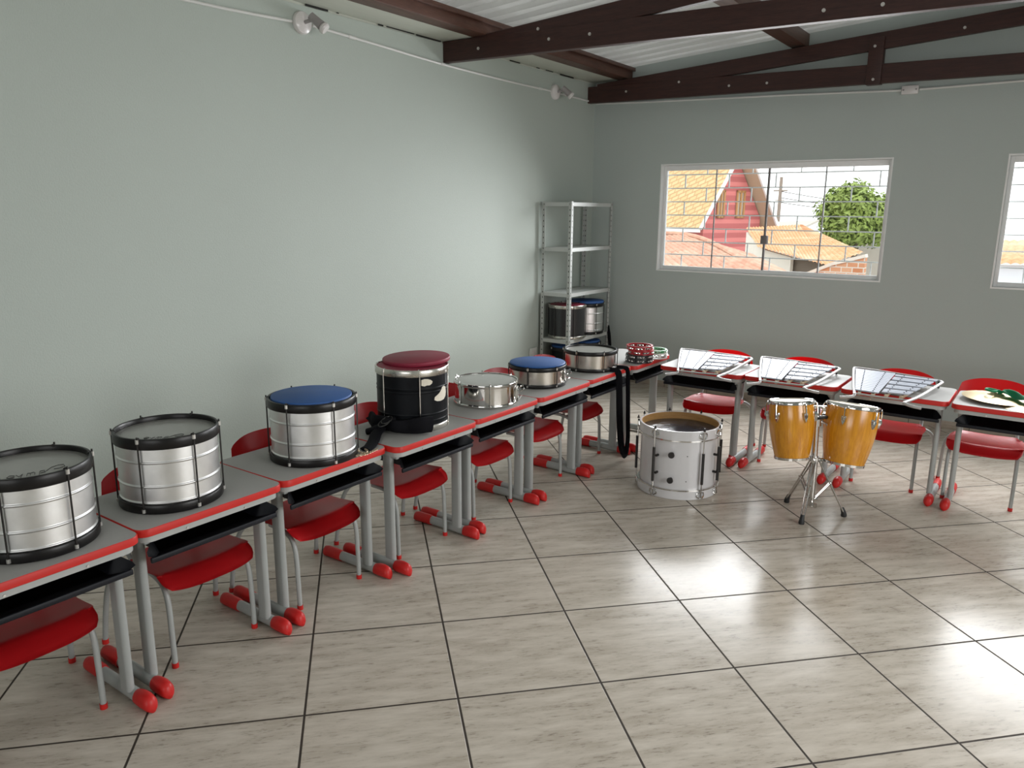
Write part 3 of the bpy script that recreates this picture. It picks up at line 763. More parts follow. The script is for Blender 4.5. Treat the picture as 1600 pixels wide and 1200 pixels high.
# ================================================================== DRUMS
CAM = Vector((4.028, -7.021, 1.71))
def facing(x, y): return math.atan2(CAM.y-y, CAM.x-x)
def rod(parent, a, r, z0, z1, rad, mat, nutmat, top=0.012, hook=True):
    """tension rod with a nut at each end standing off the shell at angle a"""
    c, s = math.cos(a), math.sin(a)
    bm = B(); add_cyl(bm, (r*c, r*s, z0), (r*c, r*s, z1+top), rad, 8)
    if hook: add_cyl(bm, (r*c, r*s, z1-0.004), ((r-0.012)*c, (r-0.012)*s, z1+0.004), rad*1.6, 8)
    o = obj('tension_rod', bm, mat, parent)
    for za, zb in ((z1-0.012, z1+0.003), (z0, z0+0.013)):
        bm = B(); add_cyl(bm, (r*c, r*s, za), (r*c, r*s, zb), rad*2.0, 8); obj('nut', bm, nutmat, o)
def drum(name, label, cat, x, y, z, r, h, shellmat, hoopmat, beads, rods, rodmat, nutmat, headmat, hoop_h=0.036, hoop_t=0.010, head_dz=0.012, ring=None, rod_top=0.012, group=None, bead_h=0.004, rr=0.0032, nrod=6):
    t = thing(name, label, cat, (x, y, z), 0, group)
    f = facing(x, y)
    bm = B(); prof = [(r-0.004, 0.006), (r, 0.006)]
    for b in beads:
        zb = b*h
        prof += [(r, zb-0.012), (r, zb-0.0065), (r, zb-0.0045), (r+bead_h*0.7, zb-0.0022), (r+bead_h, zb), (r+bead_h*0.7, zb+0.0022), (r, zb+0.0045), (r, zb+0.0065), (r, zb+0.012)]
    ht = min(h-0.010, h-head_dz-0.001)
    prof += [(r, ht), (r-0.004, ht)]
    add_lathe(bm, prof, 72, close=True); obj('shell', bm, shellmat, t, sharp=60)
    for z0, z1, up in ((0.0, hoop_h*0.85, False), (h-hoop_h, h, True)):
        bm = B(); ri, ro = r+0.0012, r+0.0012+hoop_t
        p = [(ri, z0+0.003), (ri+0.002, z0), (ro-0.002, z0), (ro, z0+0.003), (ro, z1-0.003), (ro-0.002, z1), (ri+0.002, z1), (ri, z1-0.003)]
        if up: p = p[:-2] + [(ri-0.001, z1), (ri-0.003, z1-0.003), (ri-0.003, h-head_dz+0.0012), (ri, h-head_dz+0.0008)]
        add_lathe(bm, p, 72, close=True); obj('hoop', bm, hoopmat, t, sharp=50)
    bm = B(); zt = h-head_dz
    add_lathe(bm, [(0, zt), (r*0.5, zt), (r*0.93, zt), (r+0.0, zt-0.002), (r, zt-0.010)], 64); obj('drum_head', bm, headmat, t, recalc=False)
    if ring:
        bm = B(); add_lathe(bm, [(r*0.90, zt+0.0006), (r*0.995, zt+0.0003)], 64); obj('head_border', bm, ring, t)
    bm = B(); add_lathe(bm, [(0, 0.012), (r-0.005, 0.012)], 48); obj('bottom_head', bm, headmat, t)
    for k in range(nrod):
        rod(t, f + math.radians(rods) + 2*PI*k/nrod, r+hoop_t+rr*0.6, 0.006, h-0.004, rr, rodmat, nutmat, rod_top)
    return t
def lettering(parent, strokes, m, r=0.0014):
    bm = B()
    for s in strokes: add_tube(bm, s, r, 6)
    return obj('printed_lettering', bm, m, parent)

def script_letters(x, y, h, f, scale=1.0, dist=0.12):
    """cursive 'eymp' and a large loop printed near the front rim of the head"""
    fx, fy = math.cos(f), math.sin(f); rx, ry = -math.sin(f), math.cos(f)
    G = [[(-0.052, 0.004), (-0.040, 0.006), (-0.038, 0.014), (-0.048, 0.018), (-0.055, 0.008), (-0.050, 0.0), (-0.040, 0.0)],
         [(-0.034, 0.016), (-0.030, 0.002), (-0.020, 0.016)], [(-0.020, 0.016), (-0.030, -0.012)],
         [(-0.014, 0.0), (-0.010, 0.015), (-0.004, 0.014), (-0.006, 0.0)], [(-0.005, 0.012), (0.003, 0.016), (0.006, 0.012), (0.003, 0.0)],
         [(0.010, -0.014), (0.017, 0.015), (0.027, 0.016), (0.027, 0.004), (0.016, 0.002)],
         [(0.030, 0.010), (0.045, 0.028), (0.062, 0.036), (0.074, 0.034), (0.074, 0.020), (0.060, 0.014), (0.048, 0.014)]]
    out = []
    for g in G:
        out.append([(fx*(dist - v*scale*1.3) + rx*u*scale, fy*(dist - v*scale*1.3) + ry*u*scale, h) for u, v in g])
    return out

SB = (0.14, 0.36, 0.68, 0.88)
d1 = drum('snare_drum', 'silver drum with black hoops cut off by the left picture edge', 'drum', 1.402, -6.012, H+0.001, 0.174, 0.272, 'galv', 'blackhoop', SB, -27, 'blackrod', 'bolt', 'filmgrey', hoop_h=0.040, hoop_t=0.0075, head_dz=0.019, ring='filmring', group='silver drums with black hoops')
lettering(d1, script_letters(0, 0, 0.2542, facing(1.402, -6.012)+0.10, 1.25, 0.100), 'ink', 0.0009)
d2 = drum('snare_drum', 'silver drum with black hoops and bare grey head, second from the left', 'drum', 1.385, -5.529, H+0.001, 0.174, 0.278, 'galv', 'blackhoop', SB, 28, 'blackrod', 'bolt', 'filmgrey', hoop_h=0.040, hoop_t=0.0075, head_dz=0.019, ring='filmring', group='silver drums with black hoops')
lettering(d2, script_letters(0, 0, 0.2602, facing(1.385, -5.529)-0.25, 1.0, 0.105), 'ink', 0.0009)
d3 = drum('snare_drum', 'silver drum with black hoops under a blue pad', 'drum', 1.409, -4.865, H+0.001, 0.180, 0.272, 'galv', 'blackhoop', SB, 27, 'blackrod', 'bolt', 'filmgrey', head_dz=0.014, group='silver drums with black hoops')
d4 = drum('tall_drum', 'tall black drum with torn wrap and nickel hoops on the fourth desk', 'drum', 1.402, -4.215, H+0.001, 0.178, 0.310, 'blackshell', 'oldchrome', (0.16, 0.27, 0.63, 0.69), 11, 'darkchrome', 'oldchrome', 'wine', hoop_h=0.034, hoop_t=0.006, head_dz=0.002, bead_h=0.0022, rod_top=0.001)
# torn patches in the black wrap showing the pale layer below, bent round the shell
def patch(parent, x, y, r, outline, m):
    f = facing(x, y)
    bm = B(); n = len(outline)
    cu = sum(p[0] for p in outline)/n; cz = sum(p[1] for p in outline)/n
    rings = []
    for s in (1.0, 0.66, 0.33):
        rings.append([bm.verts.new((r*math.cos(f+math.radians(cu+(u-cu)*s)), r*math.sin(f+math.radians(cu+(u-cu)*s)), cz+(z-cz)*s)) for u, z in outline])
    ctr = bm.verts.new((r*math.cos(f+math.radians(cu)), r*math.sin(f+math.radians(cu)), cz))
    for a, b in zip(rings, rings[1:]):
        for k in range(n): bm.faces.new((a[k], a[(k+1) % n], b[(k+1) % n], b[k]))
    for k in range(n): bm.faces.new((rings[-1][k], rings[-1][(k+1) % n], ctr))
    return obj('torn_patch', bm, m, parent)
patch(d4, 1.402, -4.215, 0.1805, [(14, 0.262), (14, 0.234), (19, 0.229), (23, 0.233), (28, 0.232), (32, 0.240), (33, 0.250), (30, 0.258), (25, 0.264), (19, 0.266)], 'cream')
patch(d4, 1.402, -4.215, 0.1805, [(37, 0.168), (36, 0.154), (42, 0.145), (50, 0.142), (59, 0.145), (65, 0.158), (67, 0.180), (65, 0.205), (60, 0.214), (54, 0.210), (52, 0.198), (47, 0.184), (42, 0.176)], 'cream')
d5 = drum('snare_drum', 'mirror-bright chrome snare drum with clear head on the fifth desk', 'drum', 1.420, -3.625, H+0.001, 0.178, 0.133, 'chrome', 'chrome', (0.5,), 7, 'chrome', 'chrome', 'filmwhite', hoop_h=0.020, hoop_t=0.0055, head_dz=0.004, bead_h=0.0, rod_top=0.014, nrod=6)
d6 = drum('snare_drum', 'steel snare drum with black hoops under a blue pad on the sixth desk', 'drum', 1.382, -3.040, H+0.001, 0.174, 0.128, 'steel', 'blackhoop', (), -19, 'blackrod', 'chrome', 'filmgrey', hoop_h=0.026, hoop_t=0.008, head_dz=0.006)
d7 = drum('snare_drum', 'steel snare drum with black hoops and bare grey head on the seventh desk', 'drum', 1.404, -2.408, H+0.001, 0.176, 0.139, 'steel', 'blackhoop', (), 30, 'blackrod', 'chrome', 'filmwhite', hoop_h=0.027, hoop_t=0.009, head_dz=0.012)
# snare strainers on the right sides of the chrome and blue-topped drums
for dd, xx, yy, ang, hh in ((d5, 1.42, -3.625, 78, 0.133), (d6, 1.382, -3.04, 72, 0.128)):
    f = facing(xx, yy) + math.radians(ang); c, s = math.cos(f), math.sin(f)
    bm = B()
    add_obox(bm, (0.183*c, 0.183*s, 0.03), (0.183*c, 0.183*s, 0.10), 0.03, 0.012, (c, s, 0), 0.003)
    add_tube(bm, [(0.19*c, 0.19*s, 0.09), (0.215*c, 0.215*s, 0.105), (0.222*c, 0.222*s, 0.085), (0.20*c, 0.20*s, 0.07)], 0.005, 8)
    add_obox(bm, (0.187*c, 0.187*s, 0.012), (0.210*c, 0.210*s, 0.05), 0.03, 0.003, (c, s, 0.2))
    obj('strainer', bm, 'chrome', dd)

def pad(label, x, y, z, r, t, m, lip=0.0):
    bm = B(); e = min(0.004, t*0.45)
    add_lathe(bm, [(0, 0), (r-e, 0), (r, e), (r, t-e), (r-e*0.4, t-e*0.3), (r-e, t), (0, t)], 72)
    o = obj('practice_pad', bm, m, sharp=50); o.location = (x, y, z)
    return tag(o, label, 'drum pad', 'rubber practice pads')
pad('blue round pad on the silver drum, third drum from the left', 1.409, -4.865, H+0.001+0.272-0.0135, 0.1735, 0.020, 'blue')
pad('wine red round pad lying off-centre on the tall black drum', 1.366, -4.142, H+0.001+0.310+0.0005, 0.173, 0.022, 'wine').rotation_euler = (0.03, -0.02, 0)
pad('blue round pad on the steel snare drum, sixth desk', 1.382, -3.040, H+0.001+0.128+0.0004, 0.176, 0.012, 'blue')

# ---- white bass drum on the floor
def bass_drum():
    x, y = 2.181, -2.612; R = 0.238; h = 0.43
    t = thing('bass_drum', 'white bass drum standing on the tiled floor', 'drum', (x, y, 0.001)); f = facing(x, y)
    bm = B(); add_lathe(bm, [(R-0.006, 0.04), (R, 0.04), (R, h-0.06), (R-0.006, h-0.06)], 80, close=True); obj('shell', bm, 'drumwhite', t)
    for z0, z1 in ((0.0, 0.058), (h-0.060, h)):
        bm = B(); add_lathe(bm, [(R+0.0015, z0+0.002), (R+0.0015, z1), (R+0.011, z1), (R+0.0125, z1-0.002), (R+0.0125, z0+0.002), (R+0.011, z0)], 80, close=True); hp = obj('hoop', bm, 'drumwhite', t)
        zz = z1 if z0 == 0 else z0
        bm = B(); add_lathe(bm, [(R+0.002, zz-0.004), (R+0.0145, zz-0.004), (R+0.0145, zz+0.004), (R+0.002, zz+0.004)], 80, close=True); obj('hoop_trim', bm, 'chrome', hp)
        bm = B(); add_lathe(bm, [(R-0.0015, z0+0.003), (R+0.0012, z0+0.003), (R+0.0012, z1-0.001), (R-0.0015, z1-0.001)], 80, close=True); obj('hoop_lining', bm, 'hoopin', hp)
    for zz, mm in ((h-0.045, 'oilhead'), (0.035, 'oilhead')):
        bm = B(); add_lathe(bm, [(0, zz), (R*0.6, zz), (R-0.003, zz)], 64); obj('drum_head', bm, mm, t)
    for a in (-92, -34, 34, 66, 101, 150, -164, -118):
        A = f + math.radians(a); c, s = math.cos(A), math.sin(A); rr = R+0.022
        bm = B(); add_cyl(bm, (rr*c, rr*s, 0.012), (rr*c, rr*s, h+0.010), 0.0042, 8)
        o = obj('tension_rod', bm, 'chrome', t)
        bm = B(); add_cyl(bm, (rr*c, rr*s, h+0.004), (rr*c, rr*s, h+0.014), 0.009, 8, 0.005); add_cyl(bm, (rr*c, rr*s, h+0.014), (rr*c, rr*s, h+0.022), 0.004, 8); obj('wing_nut', bm, 'blackrod', o)
        for z0 in (0.006, h-0.050):
            bm = B(); tv = Vector((-s, c, 0)); pc = Vector((rr*c, rr*s, z0))
            for k in (-1, 1):
                add_tube(bm, [pc + tv*0.0*k + Vector((0, 0, 0.044)), pc + tv*k*0.022 + Vector((-c*0.006, -s*0.006, 0.036)), pc + tv*k*0.026 + Vector((-c*0.008, -s*0.008, 0.016)), pc + tv*k*0.010 + Vector((0, 0, 0.004))], 0.0045, 6)
            obj('claw', bm, 'chrome', o)
        if a in (-92, -34, 34, 66, 101):
            bm = B(); add_cyl(bm, (rr*c*1.012, rr*s*1.012, 0.10), (rr*c*1.012, rr*s*1.012, 0.315 if a != 34 else 0.295), 0.0085, 10)
            sl = obj('rod_sleeve', bm, 'blackrod', o)
            if a in (-34, 66):
                for zz in (0.155, 0.265):
                    bm = B(); A2 = A + (0.06 if a == -34 else -0.06); add_cyl(bm, ((R-0.001)*math.cos(A2), (R-0.001)*math.sin(A2), zz), ((R+0.022)*math.cos(A2), (R+0.022)*math.sin(A2), zz), 0.008, 10); obj('knob', bm, 'blackrod', sl)
    for zz in (0.125, 0.285):
        A = f + math.radians(-9); c, s = math.cos(A), math.sin(A)
        bm = B(); add_tube(bm, [(R*c*0.99, R*s*0.99, zz), ((R+0.02)*c, (R+0.02)*s, zz), ((R+0.03)*c, (R+0.03)*s, zz), ((R+0.038)*c, (R+0.038)*s, zz)], [0.012, 0.008, 0.020, 0.017], 14)
        obj('knob', bm, 'blackrod', t)
        A = f + math.radians(13); c, s = math.cos(A), math.sin(A)
        bm = B(); add_cyl(bm, (R*c*0.99, R*s*0.99, zz-0.01), ((R+0.001)*c, (R+0.001)*s, zz-0.01), 0.0035, 8); obj('screw_hole', bm, 'dark', t)
bass_drum()

# ---- congas and their stand
def conga(label, x, y, zt, zb, away, roll, rt, rbelly, rb):
    h = zt - zb
    t = thing('conga_drum', label, 'conga', (x, y, zb), 0, 'amber wooden congas')
    from mathutils import Quaternion
    dv = Vector((-0.58, 0.81, 0)); rv = Vector((0.81, 0.58, 0))      # away from the viewer / to the right of the stand
    q = Quaternion(dv, roll) @ Quaternion(-rv, away)
    t.rotation_mode = 'QUATERNION'; t.rotation_quaternion = q
    t.location = Vector((x, y, (zt+zb)/2)) - q @ Vector((0, 0, h/2))
    f = facing(x, y)
    bm = B(); n = 14; prof = []
    for i in range(n+1):
        u = i/n
        r = rb + (rbelly-rb)*math.sin(min(1, u/0.72)*PI/2) if u <= 0.72 else rbelly + (rt-rbelly)*((u-0.72)/0.28)**1.6
        prof.append((r, 0.006 + (h-0.02)*u))
    full = prof + [(r-0.010, z) for r, z in reversed(prof)]
    add_lathe(bm, full, 56, close=True); obj('shell', bm, 'conga', t, sharp=60)
    bm = B(); add_lathe(bm, [(rb-0.003, 0.0), (rb+0.004, 0.0), (rb+0.0055, 0.014), (rb+0.001, 0.016), (rb-0.003, 0.012)], 56, close=True); obj('bottom_band', bm, 'chrome', t)
    bm = B(); add_lathe(bm, [(rt+0.001, h-0.022), (rt+0.007, h-0.022), (rt+0.008, h-0.006), (rt+0.005, h), (rt+0.0, h-0.002)], 56, close=True); obj('rim', bm, 'chrome', t)
    bm = B(); add_lathe(bm, [(0, h-0.004), (rt*0.7, h-0.0045), (rt+0.002, h-0.007)], 48); obj('drum_head', bm, 'skin', t)
    for a in (-70, 0, 52, 125, 180, -125) if rt < 0.13 else (-58, 8, 60, 125, 180, -125):
        A = f + math.radians(a + (35 if rt < 0.13 else 42)); c, s = math.cos(A), math.sin(A); tv = Vector((-s, c, 0))
        bm = B(); zz = h-0.012
        add_tube(bm, smooth_path([((rt+0.006)*c, (rt+0.006)*s, zz), ((rt+0.016)*c, (rt+0.016)*s, zz-0.008), ((rt+0.019)*c, (rt+0.019)*s, zz-0.03), ((rbelly+0.016)*c, (rbelly+0.016)*s, zz-0.085)], 4), 0.0042, 8)
        p = Vector(((rt+0.009)*c, (rt+0.009)*s, zz))
        add_obox(bm, p - tv*0.018, p + tv*0.018, 0.006, 0.012, (0, 0, 1), 0.002)
        lug = obj('lug_hook', bm, 'chrome', t)
        bm = B(); pr = [(0.0, -0.042), (0.010, -0.022), (0.014, 0.0), (0.013, 0.016), (-0.013, 0.016), (-0.014, 0.0), (-0.010, -0.022)]
        q = Vector(((rbelly+0.003)*c, (rbelly+0.003)*s, zz-0.068)); cv = Vector((c, s, 0))
        lo = [bm.verts.new(q + tv*u + Vector((0, 0, v)) - cv*0.003) for u, v in pr]; hi = [bm.verts.new(q + tv*u*0.8 + Vector((0, 0, v*0.85)) + cv*0.010) for u, v in pr]
        bm.faces.new(lo[::-1]); bm.faces.new(hi)
        for k in range(len(pr)): bm.faces.new((lo[k], lo[(k+1) % len(pr)], hi[(k+1) % len(pr)], hi[k]))
        add_cyl(bm, q + cv*0.013 + Vector((0, 0, -0.01)), q + cv*0.013 + Vector((0, 0, 0.005)), 0.007, 8)
        obj('lug_plate', bm, 'chrome', lug)
    return t
conga('smaller amber conga on the left of the chrome stand', 2.876, -2.668, 0.682, 0.345, 0.15, -0.04, 0.118, 0.124, 0.092)
conga('larger amber conga tilting outward on the right of the chrome stand', 3.142, -2.478, 0.660, 0.312, 0.13, 0.13, 0.138, 0.142, 0.108)

def conga_stand():
    x, y = 2.998, -2.585
    t = thing('conga_stand', 'chrome tripod stand holding the two congas', 'drum stand', (x, y, 0))
    bm = B(); add_cyl(bm, (0, 0, 0.30), (-0.008, 0.0, 0.555), 0.014, 14); obj('upper_tube', bm, 'darkchrome', t)
    bm = B(); add_cyl(bm, (0.0, 0, 0.055), (0, 0, 0.335), 0.018, 16); add_cyl(bm, (0, 0, 0.325), (0, 0, 0.352), 0.024, 16); lt = obj('lower_tube', bm, 'darkchrome', t)
    bm = B(); add_cyl(bm, (0, 0, 0.07), (0.03, -0.02, 0.065), 0.008, 10); add_cyl(bm, (0.03, -0.02, 0.055), (0.03, -0.02, 0.078), 0.010, 8); obj('wing_bolt', bm, 'darkchrome', lt)
    bm = B(); add_cyl(bm, (-0.006, 0, 0.535), (-0.008, 0, 0.575), 0.022, 14); add_tube(bm, [(0.01, 0.0, 0.56), (0.04, 0.02, 0.55), (0.05, 0.03, 0.52)], 0.007, 8); obj('clamp_collar', bm, 'darkchrome', t)
    ax = Vector((0.81, 0.58, 0)).normalized()
    bm = B(); add_obox(bm, -ax*0.055 + Vector((-0.008, 0, 0.585)), ax*0.055 + Vector((-0.008, 0, 0.585)), 0.022, 0.018, (0, 0, 1), 0.003)
    add_obox(bm, Vector((-0.008, 0, 0.585)), Vector((-0.008, 0, 0.645)), 0.014, 0.02, ax, 0.002)
    obj('cross_bar', bm, 'blackrod', t)
    bm = B(); add_obox(bm, -ax*0.05 + Vector((-0.008, 0, 0.645)), ax*0.05 + Vector((-0.008, 0, 0.645)), 0.012, 0.016, (0, 0, 1), 0.002)
    for k in (-1, 1): add_cyl(bm, ax*0.028*k + Vector((-0.008, 0.0, 0.635)), ax*0.028*k + Vector((0.0, -0.016, 0.635)), 0.010, 10)
    obj('top_bar', bm, 'chrome', t)
    feet = [(3.001-x, -2.764-y), (2.834-x, -2.474-y), (3.167-x, -2.501-y)]
    for i, (fx, fy) in enumerate(feet):
        d = Vector((fx, fy, 0)); dn = d.normalized(); sd = Vector((-dn.y, dn.x, 0))
        bm = B()
        for k in (-1, 1):
            add_tube(bm, [dn*0.022 + sd*0.010*k + Vector((0, 0, 0.335)), dn*0.06 + sd*0.011*k + Vector((0, 0, 0.26)), d*0.97 + sd*0.008*k + Vector((0, 0, 0.03))], 0.0048, 8)
        add_cyl(bm, dn*0.02 + Vector((0, 0, 0.335)), dn*0.045 + Vector((0, 0, 0.335)), 0.011, 10)
        l = obj('leg', bm, 'darkchrome', t)
        bm = B()
        for k in (-1, 1):
            add_tube(bm, [dn*0.018 + sd*0.008*k + Vector((0, 0, 0.10)), d*0.52 + sd*0.010*k + Vector((0, 0, 0.205))], 0.0042, 8)
        add_cyl(bm, dn*0.012 + Vector((0, 0, 0.10)), dn*0.034 + Vector((0, 0, 0.10)), 0.010, 10)
        obj('brace', bm, 'darkchrome', l)
        bm = B(); add_tube(bm, [d*0.93 + Vector((0, 0, 0.052)), d*0.985 + Vector((0, 0, 0.026)), d*1.0 + Vector((0, 0, 0.010)), d*1.01 + Vector((0, 0, 0.001))], [0.010, 0.014, 0.017, 0.015], 12); obj('rubber_foot', bm, 'rubber', l)
conga_stand()

# ================================================================== GLOCKENSPIELS
def make_lyre(label):
    """bell lyre lying on a desk; local x across, -y to the front; origin on the desk top under the natural bars"""
    t = thing('glockenspiel', label, 'glockenspiel', (0, 0, 0), 0, 'glockenspiels lying on desks')
    O = Vector((3.023, -1.81, 0))
    def P(x, y, z=0.0):
        p = Vector((x, y, 0)) - O
        if p.y > 0: p.y *= 0.76
        if p.y < -0.30: p.y = -0.30 + (p.y+0.30)*0.45
        p.z = z + 0.055*max(p.y + 0.30, 0) - 0.004
        return p
    def br_z(p): return p.z
    def quad_bar(name, a, b, c, d, z, th, mat, parent):
        bm = B(); lo = [bm.verts.new(p + Vector((0, 0, z))) for p in (a, b, c, d)]; hi = [bm.verts.new(p + Vector((0, 0, z+th))) for p in (a, b, c, d)]
        bm.faces.new(lo[::-1]); bm.faces.new(hi)
        for k in range(4): bm.faces.new((lo[k], lo[(k+1) % 4], hi[(k+1) % 4], hi[k]))
        bmesh.ops.bevel(bm, geom=bm.edges[:], offset=0.0012, segments=1, affect='EDGES')
        return obj(name, bm, mat, parent)
    nbl, nbr, nfr, nfl = P(2.966, -1.505), P(3.211, -1.525), P(3.211, -2.142), P(3.080, -2.116)
    abl, abr, afl, afr = P(3.218, -1.560), P(3.462, -1.580), P(3.224, -2.09), P(3.365, -2.07)
    N = 13; zt = 0.022
    for k in range(N):
        u0, u1 = (k+0.04)/N, (k+0.96)/N
        a, b = nbl.lerp(nfl, u0), nbr.lerp(nfr, u0); c, d = nbr.lerp(nfr, u1), nbl.lerp(nfl, u1)
        br = quad_bar('bar', a, b, c, d, zt, 0.008, 'alu', t)
        for s in (0.24, 0.76):
            bm = B(); p = ((a+d)/2).lerp((b+c)/2, s); p.z = br_z(p)+zt+0.0078; add_cyl(bm, p, p + Vector((0, 0, 0.003)), 0.0036, 7); obj('bar_screw', bm, 'felt', br)
    groups = [1, 2, 2, 2, 2]; tot = 12.2; pos = 0.0
    for g in groups:
        for k in range(g):
            u0, u1 = (pos+0.03)/tot, (pos+0.97)/tot
            a, b = abl.lerp(afl, u0), abr.lerp(afr, u0); c, d = abr.lerp(afr, u1), abl.lerp(afl, u1)
            br = quad_bar('bar', a, b, c, d, zt+0.001, 0.008, 'alu', t)
            for s in (0.22, 0.80):
                bm = B(); p = ((a+d)/2).lerp((b+c)/2, s); p.z = br_z(p)+zt+0.0088; add_cyl(bm, p, p + Vector((0, 0, 0.003)), 0.0036, 7); obj('bar_screw', bm, 'felt', br)
            pos += 1
        pos += 0.8
    for (q0, q1) in ((nbl.lerp(nbr, 0.24), nfl.lerp(nfr, 0.20)), (nbl.lerp(nbr, 0.76), nfl.lerp(nfr, 0.78)), (abl.lerp(abr, 0.22), afl.lerp(afr, 0.20)), (abl.lerp(abr, 0.80), afl.lerp(afr, 0.78))):
        bm = B(); e = (q1-q0).normalized()*0.025; add_obox(bm, q0 - e*0.4 + Vector((0, 0, 0.0105)), q1 + e + Vector((0, 0, 0.0105)), 0.017, 0.018, (0, 0, 1), 0.002); r = obj('rail', bm, 'rail', t)
        bm = B(); add_obox(bm, q0 + Vector((0, 0, 0.0203)), q1 + Vector((0, 0, 0.0203)), 0.012, 0.0025); obj('felt_strip', bm, 'felt', r)
    tp = smooth_path([P(3.020, -2.375, -0.006), P(3.050, -2.345, -0.004), P(3.085, -2.30, 0.002), P(3.092, -2.262, 0.010), P(3.086, -2.21, 0.016), P(3.035, -1.94, 0.020), P(2.955, -1.50, 0.022), P(2.965, -1.455, 0.022), P(3.01, -1.445, 0.022),
                      P(3.25, -1.50, 0.022), P(3.45, -1.56, 0.022), P(3.486, -1.60, 0.022), P(3.484, -1.66, 0.021), P(3.42, -2.05, 0.018), P(3.372, -2.335, 0.012), P(3.376, -2.375, 0.008), P(3.405, -2.40, 0.002), P(3.462, -2.405, -0.004)], 5)
    bm = B(); add_tube(bm, tp, 0.0085, 10); obj('frame_tube', bm, 'alutube', t)
    bm = B(); add_tube(bm, [P(3.086, -2.19, 0.012), P(3.23, -2.20, 0.010), P(3.395, -2.20, 0.012)], 0.006, 8); add_tube(bm, [P(2.985, -1.66, 0.012), P(3.2, -1.67, 0.010), P(3.478, -1.70, 0.012)], 0.006, 8)
    obj('cross_brace', bm, 'alutube', t)
    for px_, py_ in ((2.963, -1.50), (3.470, -1.585)):
        q = P(px_, py_); bm = B(); add_cyl(bm, (q.x, q.y, 0.0), (q.x, q.y, q.z+0.020), 0.007, 10); obj('rubber_foot', bm, 'rubber', t)
    return t
ly = make_lyre('silver glockenspiel nearest the corner, on the desk behind the white bass drum')
ly.location = (1.8415, -1.842, H+0.003); ly.rotation_euler = (0, 0, math.radians(9))
dup(ly, (2.420, -1.80, H+0.003), math.radians(4.7), 'silver glockenspiel on the desk directly behind the congas')
dup(ly, (3.023, -1.81, H+0.003), 0.0, 'silver glockenspiel on the desk next to the cymbals')

# ================================================================== TAMBOURINES, CYMBALS, CLOTH
def tambourine(label, x, y, z, rz, mat, jmat='chrome', r=0.098, h=0.030, band=None):
    t = thing('tambourine', label, 'tambourine', (x, y, z), rz, 'stacked tambourines')
    bm = B()
    segs = 44
    # frame of two rings joined by posts between jingle slots
    for z0, z1 in ((0.0, 0.009), (h-0.009, h)):
        add_lathe(bm, [(r-0.013, z0), (r, z0), (r+0.001, (z0+z1)/2), (r, z1), (r-0.013, z1)], 48, close=True)
    for k in range(8):
        a = 2*PI*k/8; add_obox(bm, ((r-0.0065)*math.cos(a-0.10), (r-0.0065)*math.sin(a-0.10), h/2), ((r-0.0065)*math.cos(a+0.10), (r-0.0065)*math.sin(a+0.10), h/2), 0.012, h-0.016)
    obj('frame', bm, mat, t)
    for k in range(8):
        a = 2*PI*(k+0.5)/8
        for s in (-0.13, 0.13):
            bm = B()
            cx, cy = (r-0.006)*math.cos(a+s), (r-0.006)*math.sin(a+s)
            add_lathe(bm, [(0, h/2-0.003), (0.011, h/2-0.0045), (0.0115, h/2-0.003), (0.004, h/2+0.0)], 14, cx, cy); add_lathe(bm, [(0, h/2+0.003), (0.011, h/2+0.0045), (0.0115, h/2+0.003), (0.004, h/2+0.0)], 14, cx, cy)
            obj('jingle', bm, jmat, t)
    return t
tx, ty = 1.572, -1.985
tambourine('black tambourine at the very bottom of the stack in the corner', tx, ty, H+0.001, 0.2, 'tambblack')
tambourine('black tambourine second from the bottom of the stack', tx+0.002, ty, H+0.0315, 0.2, 'tambblack')
tambourine('red tambourine lower of the two red ones in the stack', tx+0.010, ty+0.004, H+0.062, 0.5, 'tambred', r=0.092)
tambourine('red tambourine on the very top of the stack', tx-0.002, ty+0.006, H+0.0925, 0.8, 'tambred', r=0.096)
tambourine('white tambourine lying on the desk behind the stack', 1.590, -1.765, H+0.001, 0.1, 'tambwhite', r=0.095, h=0.044)
t = tambourine('thin green tambourine resting on the white one behind the stack', 1.590, -1.767, H+0.0455, 0.3, 'tambgreen', r=0.093, h=0.020)

def cymbal(label, x, y, z, tx_, ty_, r=0.178):
    t = thing('cymbal', label, 'cymbal', (x, y, z), 0, 'bronze cymbals on the right desk')
    t.rotation_euler = (tx_, ty_, 0)
    bm = B()
    pr = [(0.004, 0.034), (0.020, 0.033), (0.034, 0.027), (0.044, 0.0195), (0.052, 0.0175), (0.10, 0.0115), (0.15, 0.0045), (r, 0.0)]
    full = pr + [(q, zz-0.0012) for q, zz in reversed(pr)]
    add_lathe(bm, full, 72, close=True); obj('plate', bm, 'brass', t, sharp=70)
    return t
cymbal('bronze cymbal on the right desk with the green cloth lying on it', 3.790, -1.790, H+0.018, 0.0, 0.035)
cymbal('bronze cymbal lying flat on the right desk at the picture edge', 3.985, -1.865, H+0.002, 0.0, 0.0)
bm = B()
